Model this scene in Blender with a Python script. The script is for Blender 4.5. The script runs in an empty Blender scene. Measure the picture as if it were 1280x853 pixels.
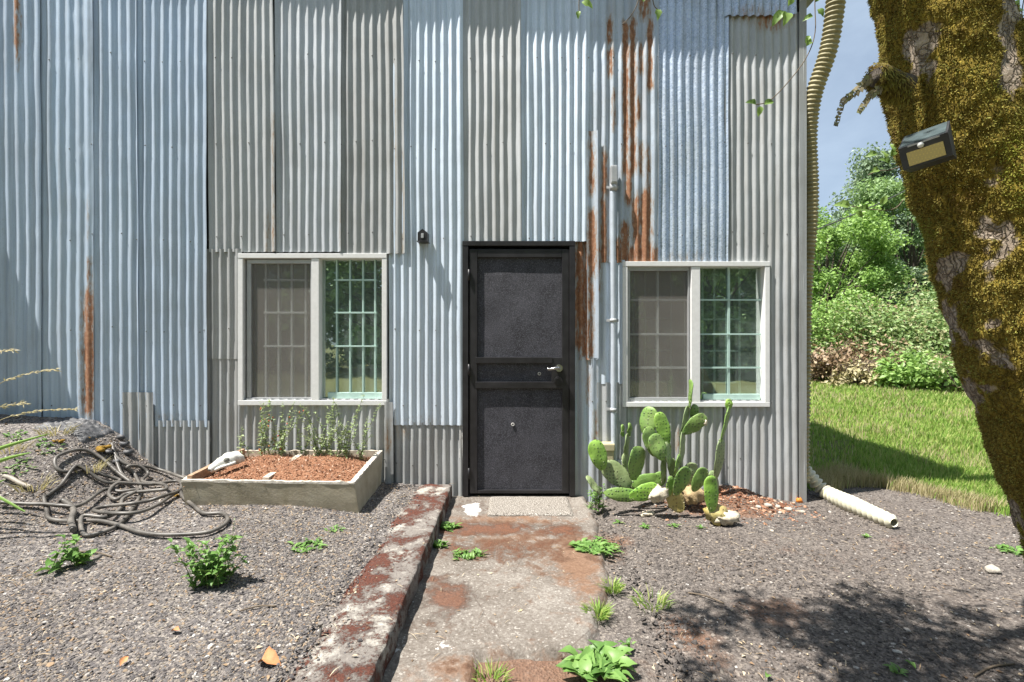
import bpy, math, random
import numpy as np
from mathutils import Vector, Matrix, noise as mnoise

SC = bpy.context.scene
COL = SC.collection
PI = math.pi
CAMY, CAMZ, F = -4.0, 1.28, 600.0
CX, CY = 640.0, 426.5


# ------------------------------------------------------------------ helpers
def P(px, py, y=0.0):
    d = y - CAMY
    return Vector(((px - CX) * d / F, y, CAMZ - (py - CY) * d / F))


def ss(a, b, x):
    t = (x - a) / (b - a)
    t = np.clip(t, 0, 1) if isinstance(t, np.ndarray) else max(0.0, min(1.0, t))
    return t * t * (3 - 2 * t)


def nz(x, y, z=0.0, s=1.0):
    return mnoise.noise(Vector((x * s, y * s, z * s)))


def H(x, y, bumps=True):
    """height of the natural ground"""
    if x < -0.52:
        h = 0.082 + 0.085 * ss(-0.6, -1.7, x) * ss(-2.3, -0.6, y) + 0.46 * ss(-2.75, -3.5, x) * ss(-1.35, -0.2, y)
        h += 0.06 * ss(-3.4, -4.5, x)
    else:
        h = -0.03 - 0.02 * ss(1.2, 2.4, x)
        h += 0.13 * math.exp(-((x - 1.78) / 0.30) ** 2 - ((y + 0.05) / 0.25) ** 2)
        if y > 0.5:
            h += 0.055 * (y - 0.5) * ss(2.0, 3.0, x) if y < 14 else 0.055 * 13.5
    if bumps:
        h += 0.012 * nz(x, y, 0, 2.3) + 0.006 * nz(x, y, 3, 9)
    return h


def GT(px, py, lift=0.0):
    """where the line of sight through a pixel meets the ground"""
    dx, dz = (px - CX) / F, -(py - CY) / F
    d = 1.2
    while d < 40:
        if CAMZ + dz * d <= H(dx * d, CAMY + d) + lift:
            break
        d += 0.01
    return Vector((dx * d, CAMY + d, H(dx * d, CAMY + d) + lift))


def link(name, me, parent=None, mats=()):
    o = bpy.data.objects.new(name, me)
    COL.objects.link(o)
    for m in mats:
        me.materials.append(m)
    if parent is not None:
        o.parent = parent
    return o


def tag(o, label=None, cat=None, group=None, kind=None):
    if label: o['label'] = label
    if cat: o['category'] = cat
    if group: o['group'] = group
    if kind: o['kind'] = kind
    return o


def empty(name, loc, label, cat, group=None):
    o = bpy.data.objects.new(name, None)
    o.empty_display_size = 0.1
    o.location = loc
    COL.objects.link(o)
    return tag(o, label, cat, group)


class MB:
    """collects shapes in world coordinates, builds one mesh object"""
    def __init__(s):
        s.v, s.f, s.m, s.sm = [], [], [], []

    def add(s, vs, fs, mi=0, smooth=False):
        b = len(s.v)
        s.v += [tuple(v) for v in vs]
        s.f += [tuple(i + b for i in f) for f in fs]
        s.m += [mi] * len(fs)
        s.sm += [smooth] * len(fs)

    def box(s, a, b, mi=0):
        x0, y0, z0 = a; x1, y1, z1 = b
        s.add([(x0, y0, z0), (x1, y0, z0), (x1, y1, z0), (x0, y1, z0), (x0, y0, z1), (x1, y0, z1), (x1, y1, z1), (x0, y1, z1)],
              [(0, 3, 2, 1), (4, 5, 6, 7), (0, 1, 5, 4), (1, 2, 6, 5), (2, 3, 7, 6), (3, 0, 4, 7)], mi)

    def bevbox(s, a, b, r=0.004, mi=0):
        """box with chamfered edges"""
        import bmesh
        bm = bmesh.new()
        bmesh.ops.create_cube(bm, size=1)
        c = [(a[i] + b[i]) / 2 for i in range(3)]; d = [abs(b[i] - a[i]) for i in range(3)]
        for v in bm.verts:
            v.co = Vector((c[0] + v.co.x * d[0], c[1] + v.co.y * d[1], c[2] + v.co.z * d[2]))
        r = min(r, min(d) * 0.35)
        bmesh.ops.bevel(bm, geom=bm.edges[:], offset=r, segments=2, affect='EDGES', profile=0.6)
        bm.verts.index_update()
        s.add([v.co.copy() for v in bm.verts], [[v.index for v in f.verts] for f in bm.faces], mi, False)
        bm.free()

    def pbox(s, x0, x1, y0, y1, ya, yb, r=0.003, mi=0):
        """chamfered box whose front face covers a pixel rectangle of the wall plane"""
        a = P(x0, y1, 0); b = P(x1, y0, 0)
        s.bevbox((a.x, ya, a.z), (b.x, yb, b.z), r, mi)

    def tube(s, pts, rad, n=8, mi=0, cap=True, smooth=True):
        pts = [Vector(p) for p in pts]
        if not hasattr(rad, '__len__'): rad = [rad] * len(pts)
        up = None; rings = []
        for i, p in enumerate(pts):
            t = (pts[min(i + 1, len(pts) - 1)] - pts[max(i - 1, 0)])
            t = t.normalized() if t.length > 1e-9 else Vector((0, 0, 1))
            if up is None:
                up = t.orthogonal().normalized()
            up = (up - t * up.dot(t))
            up = up.normalized() if up.length > 1e-6 else t.orthogonal().normalized()
            bn = t.cross(up)
            rings.append([p + (up * math.cos(2 * PI * k / n) + bn * math.sin(2 * PI * k / n)) * rad[i] for k in range(n)])
        vs = [v for r in rings for v in r]
        fs = [(i * n + k, i * n + (k + 1) % n, (i + 1) * n + (k + 1) % n, (i + 1) * n + k) for i in range(len(pts) - 1) for k in range(n)]
        s.add(vs, fs, mi, smooth)
        if cap:
            b = len(s.v) - len(vs)
            s.f.append(tuple(b + k for k in reversed(range(n)))); s.m.append(mi); s.sm.append(False)
            e = b + (len(pts) - 1) * n
            s.f.append(tuple(e + k for k in range(n))); s.m.append(mi); s.sm.append(False)

    def ball(s, c, r, n=10, mi=0, M=None, jit=0.0, rng=random):
        c = Vector(c); r = r if hasattr(r, '__len__') else (r, r, r)
        vs = []; fs = []
        m = max(4, n // 2)
        for i in range(m + 1):
            th = PI * i / m
            for k in range(n):
                ph = 2 * PI * k / n
                v = Vector((math.sin(th) * math.cos(ph), math.sin(th) * math.sin(ph), math.cos(th)))
                j = 1 + jit * nz(v.x * 2 + c.x * 9, v.y * 2 + c.y * 9, v.z * 2)
                v = Vector((v.x * r[0] * j, v.y * r[1] * j, v.z * r[2] * j))
                if M: v = M @ v
                vs.append(c + v)
        for i in range(m):
            for k in range(n):
                fs.append((i * n + k, (i + 1) * n + k, (i + 1) * n + (k + 1) % n, i * n + (k + 1) % n))
        s.add(vs, fs, mi, True)

    def leaf(s, p, d, nrm, L, W, mi=0, fold=0.25, droop=0.15):
        """pointed leaf of four faces, folded on its midrib"""
        d = Vector(d).normalized(); nrm = Vector(nrm)
        nrm = nrm - d * nrm.dot(d)
        nrm = nrm.normalized() if nrm.length > 1e-5 else d.orthogonal().normalized()
        sd = d.cross(nrm); p = Vector(p)
        if L < .03:
            a = p; b = p + d * L * 0.45 + nrm * L * 0.03; c = p + d * L - nrm * L * droop
            l1 = p + d * L * 0.4 + sd * W / 2 + nrm * W * fold; r1 = p + d * L * 0.4 - sd * W / 2 + nrm * W * fold
            s.add([a, b, c, l1, r1], [(0, 1, 3), (3, 1, 2), (0, 4, 1), (4, 2, 1)], mi, True)
            return
        n = 6; vs = []
        for i in range(n + 1):
            t = i / n; w = W / 2 * math.sin(PI * t ** .75) ** .85 * (1 + .10 * math.sin(i * 2.4 + p.x * 90)) if 0 < i < n else 0.0004
            c = p + d * L * t + nrm * L * (.10 * math.sin(PI * t) - droop * t * t)
            k = fold * (1 + .5 * math.sin(i * 1.9 + p.y * 70))
            vs += [c + sd * w + nrm * w * 2 * k, c, c - sd * w + nrm * w * 2 * fold]
        fs = []
        for i in range(n):
            for q in (0, 1): fs.append((i * 3 + q, i * 3 + q + 1, (i + 1) * 3 + q + 1, (i + 1) * 3 + q))
        s.add(vs, fs, mi, True)

    def build(s, name, mats, parent=None, loc=None):
        off = Vector(loc) if loc is not None else (parent_loc(parent) if parent is not None else Vector((0, 0, 0)))
        me = bpy.data.meshes.new(name)
        me.from_pydata([(v[0] - off.x, v[1] - off.y, v[2] - off.z) for v in s.v], [], s.f)
        if not isinstance(mats, (list, tuple)): mats = [mats]
        me.polygons.foreach_set('material_index', s.m)
        me.polygons.foreach_set('use_smooth', s.sm)
        o = link(name, me, parent, mats)
        if loc is not None and parent is None: o.location = loc
        me.update()
        return o


def parent_loc(o):
    v = Vector((0, 0, 0))
    while o is not None:
        v += o.location; o = o.parent
    return v


def np_mesh(name, V, Fc, mats, parent=None, smooth=False, loc=None):
    V = np.asarray(V, dtype=np.float32)
    off = Vector(loc) if loc is not None else (parent_loc(parent) if parent is not None else Vector((0, 0, 0)))
    V = V - np.array(off, dtype=np.float32)
    Fc = np.asarray(Fc, dtype=np.int32)
    me = bpy.data.meshes.new(name)
    me.vertices.add(len(V)); me.vertices.foreach_set('co', V.ravel())
    k = Fc.shape[1]
    me.loops.add(Fc.size); me.loops.foreach_set('vertex_index', Fc.ravel())
    me.polygons.add(len(Fc))
    me.polygons.foreach_set('loop_start', np.arange(0, Fc.size, k, dtype=np.int32))
    me.polygons.foreach_set('loop_total', np.full(len(Fc), k, dtype=np.int32))
    me.polygons.foreach_set('use_smooth', np.full(len(Fc), smooth))
    me.update(calc_edges=True)
    o = link(name, me, parent, mats if isinstance(mats, (list, tuple)) else [mats])
    if loc is not None and parent is None: o.location = loc
    return o


def spline(pts, n=8):
    pts = [Vector(p) for p in pts]; out = []
    for i in range(len(pts) - 1):
        p0 = pts[max(i - 1, 0)]; p1 = pts[i]; p2 = pts[i + 1]; p3 = pts[min(i + 2, len(pts) - 1)]
        for k in range(n):
            t = k / n
            out.append(0.5 * ((2 * p1) + (p2 - p0) * t + (2 * p0 - 5 * p1 + 4 * p2 - p3) * t * t + (-p0 + 3 * p1 - 3 * p2 + p3) * t ** 3))
    out.append(pts[-1])
    return out


# ------------------------------------------------------------------ materials
class NT:
    def __init__(s, name):
        s.mat = bpy.data.materials.new(name); s.mat.use_nodes = True
        s.t = s.mat.node_tree; s.n = s.t.nodes; s.n.clear()
        s.out = s.n.new('ShaderNodeOutputMaterial')
        s.tc = s.n.new('ShaderNodeTexCoord')

    def node(s, typ, **kw):
        n = s.n.new(typ)
        for k, v in kw.items(): setattr(n, k, v)
        return n

    def ln(s, a, b): s.t.links.new(a, b)

    def setin(s, sock, v):
        if hasattr(v, 'is_output'): s.ln(v, sock)
        else: sock.default_value = v

    def map(s, scale=(1, 1, 1), coord='Object', loc=(0, 0, 0)):
        m = s.node('ShaderNodeMapping'); s.ln(s.tc.outputs[coord], m.inputs['Vector'])
        m.inputs['Scale'].default_value = scale; m.inputs['Location'].default_value = loc
        return m.outputs['Vector']

    def noise(s, scale, detail=4, rough=0.55, vec=None, dist=0.0):
        n = s.node('ShaderNodeTexNoise'); n.inputs['Scale'].default_value = scale
        n.inputs['Detail'].default_value = detail; n.inputs['Roughness'].default_value = rough
        n.inputs['Distortion'].default_value = dist
        s.ln(vec if vec is not None else s.tc.outputs['Object'], n.inputs['Vector'])
        return n.outputs['Fac']

    def voro(s, scale, feature='F1', vec=None, out='Distance', rnd=1.0):
        n = s.node('ShaderNodeTexVoronoi'); n.feature = feature; n.inputs['Scale'].default_value = scale
        n.inputs['Randomness'].default_value = rnd
        s.ln(vec if vec is not None else s.tc.outputs['Object'], n.inputs['Vector'])
        return n.outputs[out]

    def ramp(s, fac, stops, interp='LINEAR'):
        n = s.node('ShaderNodeValToRGB'); n.color_ramp.interpolation = interp
        e = n.color_ramp.elements
        while len(e) < len(stops): e.new(0.5)
        for el, (p, c) in zip(e, stops):
            el.position = p
            el.color = (c, c, c, 1) if not hasattr(c, '__len__') else (*c[:3], 1)
        s.setin(n.inputs['Fac'], fac)
        return n.outputs['Color']

    def mix(s, fac, a, b, mode='MIX'):
        n = s.node('ShaderNodeMix', data_type='RGBA'); n.blend_type = mode
        s.setin(n.inputs[0], fac)
        for sock, v in ((n.inputs[6], a), (n.inputs[7], b)):
            s.setin(sock, v if hasattr(v, 'is_output') else (*v[:3], 1))
        return n.outputs[2]

    def math(s, op, a, b=0.5, clamp=False):
        n = s.node('ShaderNodeMath'); n.operation = op; n.use_clamp = clamp
        s.setin(n.inputs[0], a); s.setin(n.inputs[1], b)
        return n.outputs[0]

    def attr(s, name):
        n = s.node('ShaderNodeAttribute'); n.attribute_name = name
        return n

    def rand(s): return s.node('ShaderNodeNewGeometry').outputs['Random Per Island']

    def bump(s, h, dist=0.01, strength=1.0, prev=None):
        n = s.node('ShaderNodeBump'); n.inputs['Distance'].default_value = dist; n.inputs['Strength'].default_value = strength
        s.ln(h, n.inputs['Height'])
        if prev is not None: s.ln(prev, n.inputs['Normal'])
        return n.outputs['Normal']

    def pbsdf(s, color, rough=0.7, metal=0.0, normal=None, spec=0.4):
        b = s.node('ShaderNodeBsdfPrincipled')
        s.setin(b.inputs['Base Color'], color if hasattr(color, 'is_output') else (*color[:3], 1))
        s.setin(b.inputs['Roughness'], rough); s.setin(b.inputs['Metallic'], metal)
        b.inputs['Specular IOR Level'].default_value = spec
        if normal is not None: s.ln(normal, b.inputs['Normal'])
        return b.outputs[0]

    def done(s, shader):
        s.ln(shader, s.out.inputs['Surface']); return s.mat


def plain(name, col, rough=0.6, metal=0.0, var=0.25, scale=12, bump=0.0, spec=0.4):
    t = NT(name)
    n = t.noise(scale, 6, 0.65)
    c = t.mix(t.ramp(n, [(0.3, 0.0), (0.7, 1.0)]), [k * (1 - var) for k in col], [min(1, k * (1 + var)) for k in col])
    nb = t.bump(t.noise(scale * 6, 5, 0.7), bump) if bump else None
    return t.done(t.pbsdf(c, rough, metal, nb, spec))


def metal_mat(name, ca, cb, dirt=(0.22, 0.19, 0.15), dirt_amt=0.35, metal=0.22, rough=0.45, spangle=0.0, rusty=True):
    """weathered galvanised steel: vertical streaks, stains, optional rust from the 'rust' attribute"""
    t = NT(name)
    st = t.noise(1.0, 5, 0.6, t.map((34, 34, 1.1)))
    bl = t.noise(2.6, 5, 0.6)
    c = t.mix(t.ramp(st, [(0.32, 0.0), (0.68, 1.0)]), ca, cb)
    c = t.mix(t.math('MULTIPLY', t.ramp(bl, [(0.45, 0.0), (0.75, 1.0)]), dirt_amt), c, dirt)
    st2 = t.noise(1.0, 6, 0.7, t.map((13, 13, 0.45), 'Object', (2, 5, 1)))
    c = t.mix(t.math('MULTIPLY', t.ramp(st2, [(0.48, 0.0), (0.70, 1.0)]), 0.5), c, dirt)
    speck = t.noise(90, 3, 0.7)
    c = t.mix(t.math('MULTIPLY', t.ramp(speck, [(0.57, 0.0), (0.70, 1.0)]), 0.42), c, dirt)
    r = t.math('ADD', t.math('MULTIPLY', t.noise(8, 4), 0.25), rough - 0.12)
    if spangle:
        sp = t.voro(70, 'F1', None, 'Color')
        sep = t.node('ShaderNodeSeparateColor'); t.ln(sp, sep.inputs[0])
        c = t.mix(t.math('MULTIPLY', sep.outputs[0], spangle), c, (0.72, 0.78, 0.86))
        r = t.math('SUBTRACT', r, t.math('MULTIPLY', sep.outputs[1], 0.2))
    m = metal
    if rusty:
        a = t.attr('rust').outputs['Fac']
        rn = t.noise(1.0, 9, 0.72, t.map((60, 60, 14)))
        f = t.math('ADD', t.math('MULTIPLY', a, t.ramp(t.noise(1.0, 5, 0.65, t.map((16, 16, 4), 'Object', (3, 3, 3))), [(0.35, 0.62), (0.6, 1.0)])), t.math('MULTIPLY', t.math('SUBTRACT', rn, 0.5), 2.1))
        f = t.math('MULTIPLY', f, t.ramp(a, [(0.02, 0.0), (0.2, 1.0)]))
        mask = t.ramp(f, [(0.42, 0.0), (0.68, 1.0)])
        halo = t.ramp(f, [(0.08, 0.0), (0.5, 0.62)])
        rc = t.ramp(t.noise(30, 7, 0.75), [(0.25, (0.12, 0.06, 0.036)), (0.5, (0.27, 0.125, 0.065)), (0.75, (0.44, 0.26, 0.15))])
        c = t.mix(halo, c, (0.30, 0.22, 0.13))
        c = t.mix(mask, c, rc)
        r = t.mix(mask, r, (0.9, 0.9, 0.9)) 
        m = t.math('MULTIPLY', t.math('SUBTRACT', 1.0, mask), metal)
    nb = t.bump(t.noise(60, 4, 0.6), 0.0006, 0.6, t.bump(t.noise(4.5, 3), 0.003, 0.5))
    return t.done(t.pbsdf(c, r, m, nb, 0.5))


def leaf_mat(name, cols, transl=0.35, rough=0.45):
    t = NT(name)
    c = t.ramp(t.rand(), [(i / max(1, len(cols) - 1), k) for i, k in enumerate(cols)])
    b = t.pbsdf(c, rough, 0, None, 0.4)
    tr = t.node('ShaderNodeBsdfTranslucent')
    t.ln(t.mix(1.0, c, (1.0, 1.0, 0.75), 'MULTIPLY'), tr.inputs['Color'])
    mx = t.node('ShaderNodeMixShader'); mx.inputs[0].default_value = transl
    t.ln(b, mx.inputs[1]); t.ln(tr.outputs[0], mx.inputs[2])
    return t.done(mx.outputs[0])


M = {}
M['blue'] = metal_mat('galvanised_blue', (0.37, 0.46, 0.57), (0.51, 0.60, 0.71), (0.26, 0.28, 0.30), 0.30)
M['pale'] = metal_mat('galvanised_pale_blue', (0.40, 0.50, 0.61), (0.49, 0.58, 0.69), (0.33, 0.35, 0.37), 0.3)
M['grey'] = metal_mat('galvanised_grey', (0.38, 0.40, 0.415), (0.48, 0.495, 0.50), (0.25, 0.24, 0.215), 0.35, 0.2, 0.55)
M['dull'] = metal_mat('galvanised_dull', (0.33, 0.345, 0.35), (0.42, 0.43, 0.43), (0.21, 0.195, 0.17), 0.45, 0.2, 0.58)
M['bright'] = metal_mat('galvanised_bright', (0.52, 0.60, 0.70), (0.64, 0.72, 0.80), (0.34, 0.36, 0.38), 0.3)
M['spangle'] = metal_mat('galvanised_spangled', (0.30, 0.38, 0.50), (0.45, 0.53, 0.64), (0.30, 0.30, 0.28), 0.4, 0.4, 0.42, 0.35)
M['rusty'] = metal_mat('galvanised_rusty', (0.36, 0.43, 0.52), (0.50, 0.56, 0.62), (0.28, 0.24, 0.2), 0.4)
M['steel'] = metal_mat('galvanised_steel_grey', (0.42, 0.45, 0.48), (0.54, 0.57, 0.60), (0.27, 0.26, 0.24), 0.35, 0.2, 0.52)
M['nail'] = plain('dark_nail', (0.10, 0.095, 0.09), 0.5, 0.5)
M['white'] = plain('white_vinyl', (0.74, 0.74, 0.73), 0.4, 0, 0.06, 30)
M['greyframe'] = plain('grey_aluminium', (0.42, 0.43, 0.44), 0.4, 0.3, 0.1)
M['teal'] = plain('pale_green_paint', (0.42, 0.58, 0.52), 0.5, 0, 0.1)
M['palebar'] = plain('pale_grille_paint', (0.82, 0.90, 0.87), 0.5, 0, 0.08)
M['caulk'] = plain('flaking_white_paint', (0.62, 0.61, 0.58), 0.8, 0, 0.35, 40, 0.003)
M['black'] = plain('black_painted_steel', (0.020, 0.019, 0.021), 0.42, 0.0, 0.5, 8, 0.0006)
M['chrome'] = plain('brushed_steel', (0.42, 0.42, 0.42), 0.25, 1.0, 0.05)
M['dark'] = plain('dark_interior', (0.035, 0.037, 0.035), 0.9)
M['timber'] = plain('dark_timber', (0.10, 0.08, 0.06), 0.9)
M['roof'] = plain('roof_steel', (0.30, 0.31, 0.32), 0.5, 0.3)
M['pipe'] = plain('painted_conduit', (0.48, 0.53, 0.59), 0.45, 0.2, 0.12)
M['beigebox'] = plain('beige_plastic', (0.42, 0.38, 0.24), 0.5, 0, 0.12)
M['greybox'] = plain('grey_plastic', (0.40, 0.41, 0.41), 0.5, 0, 0.1)


def door_mesh_mat():
    t = NT('perforated_black_screen')
    v = t.voro(420, 'F1')
    sp = t.noise(150, 3, 0.85)
    cl = t.noise(5.5, 5, 0.65)
    c = t.mix(t.ramp(cl, [(0.3, 0.0), (0.75, 1.0)]), (0.014, 0.014, 0.018), (0.055, 0.055, 0.066))
    c = t.mix(t.math('MULTIPLY', t.ramp(sp, [(0.50, 0.0), (0.66, 1.0)]), 0.75), c, (0.17, 0.17, 0.20))
    nb = t.bump(v, 0.002, 0.8)
    return t.done(t.pbsdf(c, 0.55, 0.1, nb, 0.35))
M['doormesh'] = door_mesh_mat()


def glass_mat():
    t = NT('window_glass')
    g = t.node('ShaderNodeBsdfGlossy'); g.inputs['Roughness'].default_value = 0.0
    g.inputs['Color'].default_value = (0.86, 0.95, 0.90, 1)
    nb = t.bump(t.noise(2.2, 2), 0.004, 0.35); t.ln(nb, g.inputs['Normal'])
    tr = t.node('ShaderNodeBsdfTransparent'); tr.inputs['Color'].default_value = (0.92, 0.97, 0.95, 1)
    m = t.node('ShaderNodeMixShader'); m.inputs[0].default_value = 0.36
    t.ln(tr.outputs[0], m.inputs[1]); t.ln(g.outputs[0], m.inputs[2])
    df = t.node('ShaderNodeBsdfDiffuse'); df.inputs['Color'].default_value = (0.50, 0.60, 0.56, 1)   # teal haze painted over the pane to lighten it
    m2 = t.node('ShaderNodeMixShader')
    t.ln(t.ramp(t.noise(5, 6, 0.7), [(0.3, 0.05), (0.75, 0.16)]), m2.inputs[0])
    t.ln(m.outputs[0], m2.inputs[1]); t.ln(df.outputs[0], m2.inputs[2])
    return t.done(m2.outputs[0])
M['glass'] = glass_mat()


def screen_mat():
    t = NT('grey_insect_screen')
    d = t.pbsdf(t.mix(t.noise(3, 4), (0.19, 0.18, 0.165), (0.27, 0.25, 0.23)), 0.9, 0, None, 0.1)
    tr = t.node('ShaderNodeBsdfTransparent')
    m = t.node('ShaderNodeMixShader'); m.inputs[0].default_value = 0.40
    t.ln(tr.outputs[0], m.inputs[1]); t.ln(d, m.inputs[2])
    return t.done(m.outputs[0])
M['screen'] = screen_mat()


def ground_mat():
    """R soil, G turf soil, B dark fine gravel (right), from the mesh attribute 'zone'"""
    t = NT('stony_ground')
    a = t.attr('zone').outputs['Color']
    sep = t.node('ShaderNodeSeparateColor'); t.ln(a, sep.inputs[0])
    n1 = t.noise(3.0, 6, 0.65); n2 = t.noise(45, 6, 0.75)
    cell = t.voro(95, 'F1', None, 'Color'); cs = t.node('ShaderNodeSeparateColor'); t.ln(cell, cs.inputs[0])
    grav = t.ramp(cs.outputs[0], [(0.0, (0.066, 0.061, 0.061)), (0.4, (0.133, 0.121, 0.117)), (0.75, (0.203, 0.183, 0.168)), (0.97, (0.312, 0.281, 0.242)), (1.0, (0.468, 0.452, 0.429))])
    grav2 = t.ramp(cs.outputs[0], [(0.0, (0.062, 0.054, 0.049)), (0.45, (0.124, 0.110, 0.100)), (0.85, (0.180, 0.160, 0.144)), (0.985, (0.256, 0.224, 0.192)), (1.0, (0.480, 0.464, 0.440))])
    c = t.mix(sep.outputs[2], grav, grav2)
    soil = t.ramp(n2, [(0.3, (0.10, 0.052, 0.032)), (0.7, (0.24, 0.135, 0.085))])
    msk = t.ramp(t.math('ADD', sep.outputs[0], t.math('MULTIPLY', t.math('SUBTRACT', n1, 0.5), 1.2)), [(0.35, 0.0), (0.65, 1.0)])
    c = t.mix(t.math('MULTIPLY', msk, 0.85), c, soil)
    turf = t.ramp(n2, [(0.3, (0.07, 0.085, 0.03)), (0.5, (0.15, 0.155, 0.06)), (0.72, (0.32, 0.27, 0.15))])
    msk = t.ramp(t.math('ADD', sep.outputs[1], t.math('MULTIPLY', t.math('SUBTRACT', n1, 0.5), 0.8)), [(0.4, 0.0), (0.6, 1.0)])
    c = t.mix(msk, c, turf)
    c = t.mix(t.math('MULTIPLY', t.ramp(t.noise(1.2, 4), [(0.35, 0.0), (0.65, 1.0)]), 0.25), c, (0.12, 0.09, 0.07))
    nb = t.bump(t.voro(95, 'F1'), 0.006, 1.0, t.bump(n2, 0.008, 0.8))
    return t.done(t.pbsdf(c, 0.92, 0, nb, 0.2))
M['ground'] = ground_mat()


def pebble_mat(name, stops):
    t = NT(name)
    c = t.ramp(t.rand(), stops)
    c = t.mix(0.35, c, t.mix(t.noise(160, 4, 0.7), (0.04, 0.035, 0.03), (0.5, 0.46, 0.42)), 'OVERLAY')
    return t.done(t.pbsdf(c, 0.85, 0, None, 0.25))
M['pebble'] = pebble_mat('grey_river_gravel', [(0.0, (0.060, 0.056, 0.058)), (0.35, (0.120, 0.112, 0.112)), (0.6, (0.176, 0.164, 0.156)), (0.8, (0.240, 0.208, 0.168)), (0.93, (0.304, 0.216, 0.136)), (0.985, (0.360, 0.344, 0.320)), (1.0, (0.576, 0.560, 0.536))])
M['pebble2'] = pebble_mat('dark_fine_gravel', [(0.0, (0.060, 0.054, 0.050)), (0.5, (0.122, 0.109, 0.102)), (0.85, (0.181, 0.160, 0.144)), (0.985, (0.269, 0.235, 0.202)), (1.0, (0.487, 0.470, 0.445))])


def kerb_mat():
    t = NT('mossy_painted_concrete')
    n1 = t.noise(7.5, 8, 0.68, None, 0.4); n2 = t.noise(60, 6, 0.75); n3 = t.noise(3.2, 6, 0.65)
    c = t.ramp(n2, [(0.3, (0.120, 0.104, 0.092)), (0.7, (0.272, 0.248, 0.224))])
    wm = t.ramp(t.math('ADD', n1, t.math('MULTIPLY', t.math('SUBTRACT', n3, 0.5), 0.6)), [(0.50, 0.0), (0.60, 0.95)])
    c = t.mix(wm, c, t.ramp(n2, [(0.35, (0.246, 0.220, 0.185)), (0.65, (0.510, 0.493, 0.449))]))
    mm = t.ramp(t.math('ADD', t.noise(6.0, 9, 0.7, t.map((1, 1, 1), 'Object', (3, 7, 1))), t.math('MULTIPLY', t.math('SUBTRACT', n2, 0.5), 0.5)), [(0.455, 0.0), (0.55, 1.0)])
    c = t.mix(mm, c, t.ramp(t.noise(110, 4, 0.7), [(0.3, (0.045, 0.018, 0.014)), (0.7, (0.16, 0.062, 0.042))]))
    nb = t.bump(t.math('ADD', n2, t.math('MULTIPLY', mm, t.noise(90, 5, 0.8))), 0.008, 0.9)
    return t.done(t.pbsdf(c, 0.9, 0, nb, 0.2))
M['kerb'] = kerb_mat()


def path_mat():
    """R brown moss, G white paint, B bare soil from attribute 'zone'"""
    t = NT('worn_concrete_path')
    a = t.attr('zone').outputs['Color']
    sep = t.node('ShaderNodeSeparateColor'); t.ln(a, sep.inputs[0])
    n1 = t.noise(9, 9, 0.72); n2 = t.noise(70, 6, 0.75); n3 = t.noise(2.4, 5, 0.6)
    c = t.ramp(t.math('ADD', t.math('MULTIPLY', n2, 0.6), t.math('MULTIPLY', n3, 0.4)), [(0.36, (0.090, 0.076, 0.063)), (0.5, (0.172, 0.150, 0.129)), (0.64, (0.284, 0.262, 0.232))])
    chip = t.voro(120, 'F1', None, 'Color'); cs = t.node('ShaderNodeSeparateColor'); t.ln(chip, cs.inputs[0])
    c = t.mix(t.ramp(cs.outputs[0], [(0.92, 0.0), (0.97, 0.32)]), c, (0.58, 0.55, 0.5))
    off = t.math('MULTIPLY', t.math('SUBTRACT', n1, 0.5), 2.4)
    fine = t.math('MULTIPLY', t.math('SUBTRACT', n2, 0.5), 0.8)
    sm = t.ramp(t.math('ADD', sep.outputs[2], off), [(0.15, 0.0), (0.6, 0.9)])
    c = t.mix(sm, c, t.ramp(n2, [(0.3, (0.12, 0.065, 0.04)), (0.7, (0.25, 0.15, 0.095))]))
    mm = t.ramp(t.math('ADD', t.math('ADD', sep.outputs[0], off), fine), [(0.30, 0.0), (0.78, 1.0)])
    c = t.mix(t.math('MULTIPLY', mm, 0.85), c, t.ramp(t.noise(130, 4, 0.75), [(0.3, (0.06, 0.026, 0.016)), (0.7, (0.19, 0.085, 0.05))]))
    wm = t.ramp(t.math('ADD', t.math('ADD', sep.outputs[1], off), fine), [(0.50, 0.0), (0.56, 1.0)])
    c = t.mix(wm, c, (0.60, 0.59, 0.56))
    crack = t.ramp(t.voro(1.9, 'DISTANCE_TO_EDGE', None), [(0.0, 1.0), (0.006, 0.0)])
    c = t.mix(t.math('MULTIPLY', crack, 0.5), c, (0.07, 0.05, 0.04))
    nb = t.bump(t.math('ADD', n2, mm), 0.007, 0.8, t.bump(n1, 0.01, 0.6))
    return t.done(t.pbsdf(c, 0.92, 0, nb, 0.2))
M['path'] = path_mat()

M['concrete'] = None


def trough_mat():
    t = NT('old_cast_concrete')
    n = t.noise(6, 7, 0.65); n2 = t.noise(70, 5, 0.7)
    c = t.ramp(n, [(0.3, (0.28, 0.24, 0.17)), (0.7, (0.44, 0.395, 0.30))])
    c = t.mix(t.ramp(t.noise(1.0, 5, 0.6, t.map((14, 14, 2.5))), [(0.5, 0.0), (0.8, 0.5)]), c, (0.20, 0.18, 0.11))
    c = t.mix(t.ramp(n2, [(0.55, 0.0), (0.75, 0.5)]), c, (0.42, 0.39, 0.33))
    return t.done(t.pbsdf(c, 0.9, 0, t.bump(n2, 0.003, 0.7), 0.2))
M['concrete'] = trough_mat()
M['rim'] = plain('chipped_pale_concrete', (0.55, 0.51, 0.44), 0.9, 0, 0.35, 45, 0.004)
M['wood'] = plain('weathered_wood', (0.34, 0.22, 0.14), 0.85, 0, 0.4, 25, 0.002)
M['palewood'] = plain('pale_weathered_wood', (0.48, 0.42, 0.34), 0.85, 0, 0.3, 25, 0.002)
t_ = NT('bark_mulch')
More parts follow.
